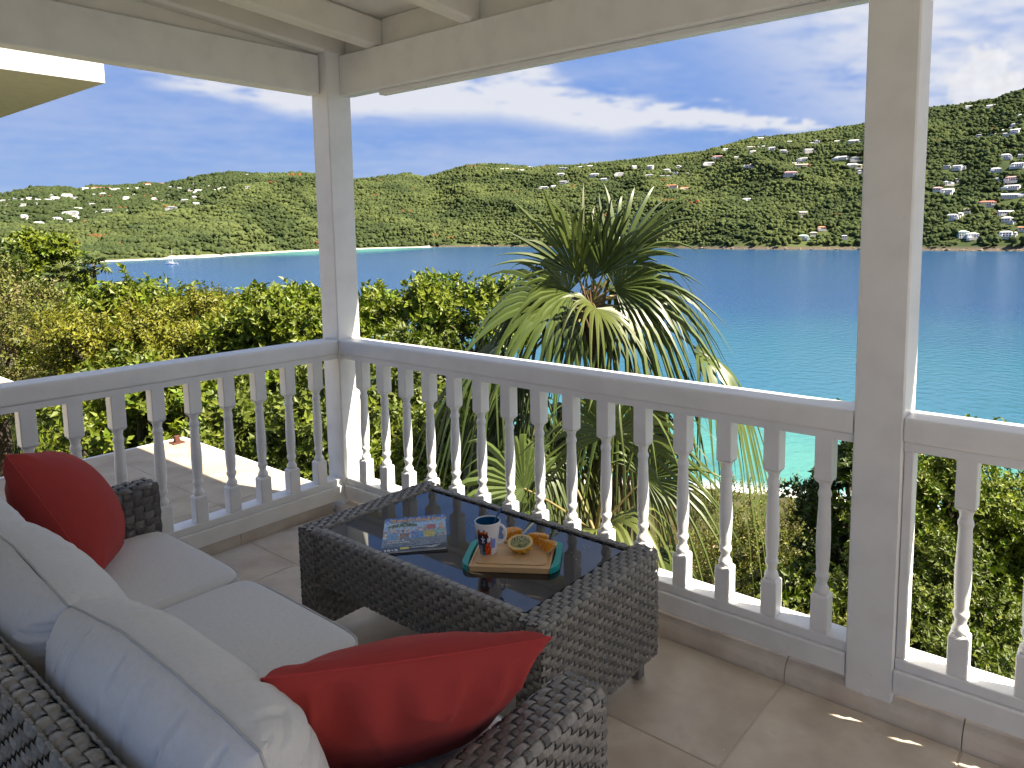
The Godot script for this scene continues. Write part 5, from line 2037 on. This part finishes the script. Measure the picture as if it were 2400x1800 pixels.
# crown centre, crown radii, kind, sprays, clumps, spray size
const TREES := [
	["hedge_tree", "dark green bushy tree right of the terrace corner, left of the corner post", Vector3(-2.6, -0.55, -1.75), Vector3(0.75, 0.85, 0.75), "green", 1500, 34, 0.85],
	["hedge_tree", "leafy green tree behind the sunlit terrace corner", Vector3(-3.35, -0.6, -1.2), Vector3(0.8, 0.9, 0.7), "green", 1500, 34, 0.85],
	["hedge_tree", "green shrub with yellow sprigs beyond the terrace edge", Vector3(-3.9, -0.65, -0.5), Vector3(0.85, 0.85, 0.8), "lush", 1400, 32, 0.9],
	["tree", "round-topped dark green tree just left of the corner post", Vector3(-4.6, 0.0, -2.55), Vector3(0.85, 0.75, 0.85), "lush", 1500, 30, 0.95],
	["tree", "tall slim green tip rising left of the corner post", Vector3(-4.5, 0.40, -2.27), Vector3(0.36, 0.52, 0.36), "lush", 500, 16, 0.85],
	["tree", "broad yellow-green tree in the middle of the left thicket", Vector3(-5.9, -0.12, -2.05), Vector3(1.0, 0.7, 0.95), "yellow", 1700, 34, 1.1],
	["tree", "yellow-green tree at the left of the thicket, above the railing", Vector3(-6.3, -0.15, -1.35), Vector3(1.0, 0.75, 0.9), "yellow", 1600, 34, 1.1],
	["tree", "mid green tree behind the left railing near the lower roof", Vector3(-5.3, -0.45, -1.1), Vector3(0.85, 0.7, 0.8), "green", 1400, 30, 1.05],
	["tree", "sunny yellow bush behind the broad yellow-green tree", Vector3(-9.5, -0.75, -3.9), Vector3(1.4, 0.85, 1.3), "yellow", 1600, 34, 1.4],
	["tree", "green crown between the yellow bush and the water", Vector3(-8.3, -0.45, -4.7), Vector3(1.3, 0.85, 1.2), "lush", 1500, 32, 1.3],
	["tree", "dense green tree in front of the small palms", Vector3(-13.0, -0.8, -4.2), Vector3(1.9, 1.1, 1.7), "lush", 1500, 34, 1.7],
	["tree", "yellow tree below the small palms", Vector3(-12.2, -0.8, -5.9), Vector3(1.7, 0.9, 1.5), "yellow", 1500, 34, 1.6],
	["tree", "olive tree with pale twigs far left above the railing", Vector3(-12.5, -0.65, -1.6), Vector3(1.6, 1.2, 1.5), "olive", 1500, 34, 1.5],
	["tree", "bright green tree standing taller than the rest at far left", Vector3(-27.5, 0.0, -7.05), Vector3(1.05, 1.5, 1.0), "lush", 1600, 40, 2.2],
	["tree", "dark green tree at the left margin against the hills", Vector3(-26.6, -0.2, -4.7), Vector3(1.5, 1.3, 1.5), "dark", 1400, 34, 2.2],
	["tree", "golden tree behind the bright green tall tree", Vector3(-29.5, -0.3, -6.2), Vector3(1.4, 1.2, 1.4), "yellow", 1200, 30, 2.2],
	["tree", "olive spreading tree left of the coconut palm", Vector3(-19.8, -0.55, -3.4), Vector3(1.5, 1.25, 1.5), "olive", 1500, 34, 1.9],
	["tree", "green tree at the foot of the slim palms", Vector3(-23.0, -1.8, -7.4), Vector3(2.2, 1.6, 2.0), "green", 1500, 34, 2.1],
	["tree", "low green tree by the shore, left of the white gabled roof", Vector3(-21.5, -1.7, -9.0), Vector3(2.0, 1.2, 1.8), "lush", 1300, 30, 2.0],
	["tree", "yellowish tree right of the white gabled roof", Vector3(-16.5, -1.4, -9.0), Vector3(1.9, 1.1, 1.7), "yellow", 1300, 30, 1.8],
	["tree", "sparse tree with light leaves right of the corner post", Vector3(-4.5, 0.18, -4.3), Vector3(0.95, 0.62, 0.9), "lush", 1000, 26, 1.0],
	["tree", "open crown reaching towards the large fan palm", Vector3(-3.6, 0.22, -4.7), Vector3(0.75, 0.55, 0.75), "lush", 700, 20, 1.0],
	["tree", "dark green tree behind the balusters right of the corner post", Vector3(-3.1, -0.55, -3.1), Vector3(0.9, 0.8, 0.85), "green", 1500, 34, 0.95],
	["hedge_tree", "bright leafy shrub close behind the balusters right of the corner post", Vector3(-1.5, -0.95, -1.75), Vector3(0.75, 0.85, 0.7), "lush", 1500, 34, 0.8],
	["hedge_tree", "leafy shrub under the fan palm's hanging fronds", Vector3(-1.6, -0.85, -2.6), Vector3(0.85, 0.9, 0.8), "green", 1500, 34, 0.85],
	["shrub", "yellow-green shrub in front of the white beach, behind the balusters", Vector3(-1.35, -3.55, -8.0), Vector3(1.0, 0.95, 0.95), "scrub", 1500, 34, 1.1],
	["shrub", "tall pale shrub below the beach, left of the right post", Vector3(-0.3, -3.5, -7.6), Vector3(0.85, 1.1, 0.8), "scrub", 1300, 30, 1.05],
	["shrub", "dry grassy shrub behind the lower balusters of the front bay", Vector3(-0.6, -3.4, -5.6), Vector3(1.2, 0.9, 1.0), "scrub", 1500, 32, 1.0],
	["tree", "dark tree with thin drooping twigs just left of the right post", Vector3(0.92, -1.55, -5.9), Vector3(0.42, 1.1, 0.5), "dark", 700, 26, 1.0],
	["tree", "dark green bush at the foot of the right post", Vector3(0.95, -2.5, -4.6), Vector3(0.8, 0.7, 0.7), "green", 1200, 28, 0.95],
	["tree", "large glossy green tree behind the right-hand railing", Vector3(2.05, -1.35, -5.2), Vector3(0.75, 0.95, 0.8), "lush", 3400, 72, 0.59],
	["tree", "bright green tree at the right margin of the view", Vector3(2.95, -1.45, -5.3), Vector3(0.8, 0.75, 0.8), "lush", 3000, 64, 0.59],
	["tree", "shadowed green tree low behind the right-hand balusters", Vector3(2.2, -1.95, -3.9), Vector3(0.9, 0.85, 0.75), "green", 3200, 68, 0.56],
	["tree", "leafy bush close below the right-hand railing", Vector3(2.9, -1.75, -2.6), Vector3(0.85, 0.75, 0.65), "green", 3000, 64, 0.53],
	["tree", "bush below the floor edge left of the right post", Vector3(1.5, -2.1, -2.9), Vector3(0.8, 0.75, 0.7), "scrub", 1300, 30, 0.85],
]

func plants() -> void:
	SPRAY.broad = spray(9, 0.085, 0.046, 0.17, 1)
	SPRAY.small = spray(11, 0.055, 0.026, 0.16, 2)
	for k in 4:
		FAN.append(fan_blade(rng, 13, 0.95, 0.35, 2.2, 0.1, Vector3(0, -0.5, -0.8), 5))
	palm_mats()
	var sd := 100
	for t in TREES:
		sd += 7
		var c: Vector3 = t[2]
		tree(t[0], t[1], "shrub" if t[0] == "shrub" else "tree", "trees and shrubs on the slope below the porch", c, t[3], minf(ground_y(c.x, c.z), c.y - t[3].y - 0.2), t[4], t[5], t[6], t[7], sd)
	grass_patch("slope_grass", [[-0.6, -4.6, 2.4, 2.6], [1.0, -3.4, 2.0, 1.6], [-1.5, -9.0, 3.0, 3.0]], [Color(0.10, 0.13, 0.02), Color(0.20, 0.18, 0.06)], 2600, 0.7, 5)
	grass_patch("lawn", [[-5.4, 0.9, 1.6, 1.1], [-5.2, 1.9, 2.4, 1.4], [-4.2, 3.2, 1.8, 1.8]], [Color(0.14, 0.20, 0.07), Color(0.24, 0.28, 0.13)], 2600, 0.36, 6)
	grass_patch("undergrowth", [[-5.5, -3.0, 4.0, 3.2], [-9.0, -3.0, 5.0, 4.0], [2.2, -4.0, 2.0, 2.5], [-18.0, -6.0, 8.0, 5.0], [-2.2, -5.0, 2.0, 3.0]], [Color(0.04, 0.07, 0.012), Color(0.09, 0.11, 0.02)], 7000, 0.8, 8)
	# the large fan palm outside the front railing: fronds given in the palm's own frame
	var hub := Vector3(-0.02, 0.93, -2.28)
	var foot := Vector3(0.02, ground_y(0.0, -2.28), -2.28)
	var lp := thing("fan_palm", "large fan palm with a ringed brown trunk, close outside the front railing", "palm tree", "", foot)
	var h := hub - foot
	var b := MB.new()
	var pts := PackedVector3Array()
	var rad := PackedFloat32Array()
	for k in 40:
		var t := k / 39.0
		pts.append(Vector3(0.05 * sin(t * 2.5), -0.4 + (h.y + 0.35) * t, 0.03 * sin(t * 3.0)))
		rad.append((0.085 if k % 3 else 0.098) * (1.0 - 0.30 * t) + 0.004 * sin(k * 2.1))
	b.tube(pts, rad, 12)
	put("trunk", b, M.palm_trunk, lp)
	b = MB.new()
	for k in 34:
		# split old leaf bases and fibre
		var a := rng.randf() * TAU
		var y := h.y - rng.randf_range(0.05, 1.1)
		var d := Vector3(cos(a), 0, sin(a))
		b.tube(PackedVector3Array([Vector3(0, y, 0) + d * 0.06, Vector3(0, y + 0.12, 0) + d * 0.085, Vector3(0, y + 0.24, 0) + d * (0.10 + rng.randf() * 0.06)]), PackedFloat32Array([0.022, 0.016, 0.005]), 5)
	put("leaf_bases", b, M.palm_trunk, lp)
	var R := Vector3(0.784, 0, -0.621)
	var T := Vector3(0.621, 0, 0.784)
	var U := Vector3.UP
	for q in FRONDS:
		var d: Vector3 = (R * q[0] + U * q[1] + T * q[2]).normalized()
		var f: Vector3 = (R * q[5] + U * q[6] + T * q[7]).normalized()
		frond(lp, h, d, q[3], q[4], f, q[8], q[9], q[10], q[11])
	# a younger palm in front of it
	var yh := Vector3(0.42, -0.60, -1.72)
	var yp := thing("fan_palm", "low young fan palm with star-shaped fronds behind the balusters", "palm tree", "", Vector3(yh.x, ground_y(yh.x, yh.z), yh.z))
	var hy := Vector3(0, yh.y - ground_y(yh.x, yh.z), 0)
	b = MB.new()
	b.tube(PackedVector3Array([Vector3(0, -0.3, 0), hy * 0.5, hy]), PackedFloat32Array([0.09, 0.08, 0.06]), 9)
	put("trunk", b, M.palm_trunk, yp)
	for q in YOUNG:
		var d: Vector3 = (R * q[0] + U * q[1] + T * q[2]).normalized()
		var f: Vector3 = (R * q[5] + U * q[6] + T * q[7]).normalized()
		frond(yp, hy, d, q[3], q[4], f, q[8], q[9], q[10], q[11])
	small_palm("slim fan palm with a bare trunk, tallest of the far left palms", Vector3(-25.0, 0.45, -7.7), 3.0, 0.48, 16, 1)
	small_palm("leaning fan palm left of the slim palm", Vector3(-25.6, 0.15, -6.9), 3.0, 0.5, 15, 2)
	small_palm("round dark palm against the water, below the catamaran", Vector3(-22.9, -0.35, -7.9), 2.6, 0.42, 16, 3)
	small_palm("pale palm under the round dark palm", Vector3(-20.3, -1.0, -7.0), 2.2, 0.55, 15, 4)
	small_palm("dark palm beside the small white gabled roof", Vector3(-20.1, -0.75, -9.0), 2.4, 0.42, 15, 5)
	small_palm("grey-green palm low at the far left, in front of the olive tree", Vector3(-17.2, -0.55, -3.9), 2.2, 0.62, 15, 6)

# right, up, towards the house; stalk length, sag; the way the upper side faces; twist, blade, size, tone
const FRONDS := [
	[-0.42, 1.0, 0.1, 0.24, 0.0, -0.3, 0.2, 1.0, 0.0, 2, 0.92, 1],
	[-0.15, 1.0, -0.15, 0.20, 0.0, 0.5, 0.1, 1.0, 0.5, 2, 0.85, 3],
	[0.62, 0.85, -0.1, 0.34, 0.0, -0.6, 0.3, 0.8, 0.0, 2, 0.95, 1],
	[0.42, 1.0, 0.2, 0.26, 0.0, 0.3, 0.0, 0.9, -0.3, 2, 0.85, 0],
	[0.10, 1.0, 0.3, 0.20, 0.0, 0.8, 0.0, -0.7, 0.4, 2, 0.75, 2],
	[-0.95, 0.40, 0.45, 0.26, 0.06, 0.0, 0.45, 0.9, 0.1, 0, 0.92, 0],
	[-0.75, 0.75, 0.2, 0.22, 0.04, -0.1, 0.4, 0.9, 0.2, 0, 0.85, 1],
	[-1.0, 0.55, -0.35, 0.36, 0.10, -0.2, 1.0, 0.2, -0.3, 1, 0.92, 2],
	[0.95, 0.50, 0.3, 0.30, 0.08, 0.1, 0.6, 0.8, 0.2, 1, 0.95, 1],
	[0.80, 0.75, 0.2, 0.26, 0.04, 0.3, 0.3, 0.9, -0.2, 0, 0.90, 0],
	[0.9, 0.5, -0.6, 0.36, 0.10, 0.2, 1.0, -0.1, 0.0, 0, 0.92, 0],
	[0.15, 0.35, 0.95, 0.22, 0.08, 0.3, 0.7, 0.6, -0.2, 0, 0.55, 3],
	[-1.0, 0.10, 0.25, 0.72, 0.34, -0.5, 0.75, 0.3, 0.2, 3, 0.95, 2],
	[1.0, 0.05, 0.2, 0.80, 0.36, 0.45, 0.85, 0.3, -0.2, 3, 0.92, 1],
	[-0.55, -0.05, 0.2, 0.60, 0.42, -0.1, 0.5, 0.9, 0.0, 1, 0.62, 2],
	[0.35, -0.3, 0.7, 0.45, 0.35, 0.3, 0.6, 0.7, 0.0, 3, 0.66, 0],
	[0.3, 0.3, -1.0, 0.4, 0.2, 0.2, 0.9, -0.5, 0.0, 1, 0.9, 2],
	[-0.9, -0.35, 0.1, 0.8, 0.5, -0.6, 0.5, 0.5, 0.0, 3, 0.85, 2],
	[-0.55, -0.6, 0.6, 0.85, 0.45, -0.3, 0.4, 0.9, 0.2, 3, 0.8, 0],
	[0.55, -0.5, 0.2, 0.6, 0.45, 0.5, 0.4, 0.7, 0.0, 3, 0.7, -1],
	[-0.75, -0.55, 0.35, 0.75, 0.45, -0.5, 0.4, 0.8, 0.1, 3, 0.85, 1],
	[-0.35, -0.75, 0.45, 0.75, 0.40, -0.2, 0.4, 0.9, -0.1, 3, 0.80, 3],
	[0.25, -0.85, 0.1, 0.70, 0.4, 0.4, 0.3, 0.8, 0.0, 3, 0.75, -1],
	[-0.2, -0.9, -0.4, 0.65, 0.4, -0.2, 0.3, 0.8, 0.4, 3, 0.72, -1],
]
const YOUNG := [
	[0.10, 0.95, 0.35, 0.85, 0.0, 0.0, 0.25, 1.0, 0.0, 0, 1.0, 1],
	[-0.75, 0.75, 0.2, 0.70, 0.10, -0.2, 0.6, 0.8, 0.0, 1, 0.85, 0],
	[0.55, 0.85, 0.1, 0.62, 0.10, 0.3, 0.6, 0.7, 0.0, 0, 0.7, 1],
	[-0.4, 0.9, -0.6, 0.7, 0.05, -0.2, 0.8, 0.4, 0.2, 1, 0.85, 2],
	[0.3, 0.9, -0.6, 0.6, 0.05, 0.3, 0.8, 0.3, 0.1, 0, 0.75, 2],
	[0.8, 0.2, 0.5, 0.45, 0.15, 0.4, 0.8, 0.5, 0.0, 3, 0.62, 0],
	[-1.0, 0.25, 0.2, 0.7, 0.15, -0.4, 0.8, 0.5, 0.0, 3, 0.85, 1],
	[0.0, 0.5, 0.6, 0.45, 0.1, 0.0, 0.8, 0.6, 0.3, 1, 0.8, 3],
]

func _ready() -> void:
	rng.seed = 20240611
	NZ.noise_type = FastNoiseLite.TYPE_SIMPLEX_SMOOTH
	NZ.seed = 5
	NZ.frequency = 0.01
	NZ.fractal_octaves = 4
	NR.noise_type = FastNoiseLite.TYPE_SIMPLEX_SMOOTH
	NR.seed = 9
	NR.frequency = 0.01
	NR.fractal_octaves = 2
	camera_sky_sun()
	materials()
	near_land()
	houses()
	far_land()
	sea()
	porch()
	neighbours()
	sofa()
	throw_pillow("red throw pillow at the far end of the sofa, against the left arm", Vector3(0.67, 0.425, 1.37), deg_to_rad(160), deg_to_rad(28), deg_to_rad(-16), 0.48, 0.45, 0.125, 2.0, 0.4)
	throw_pillow("red throw pillow nearest the camera, leaning on the right arm of the sofa", Vector3(2.056, 0.45, 1.39), deg_to_rad(-123), deg_to_rad(39.6), deg_to_rad(7.8), 0.49, 0.44, 0.095, 5.0, 1.0)
	table()
	small_things()
	plants()
	boat()
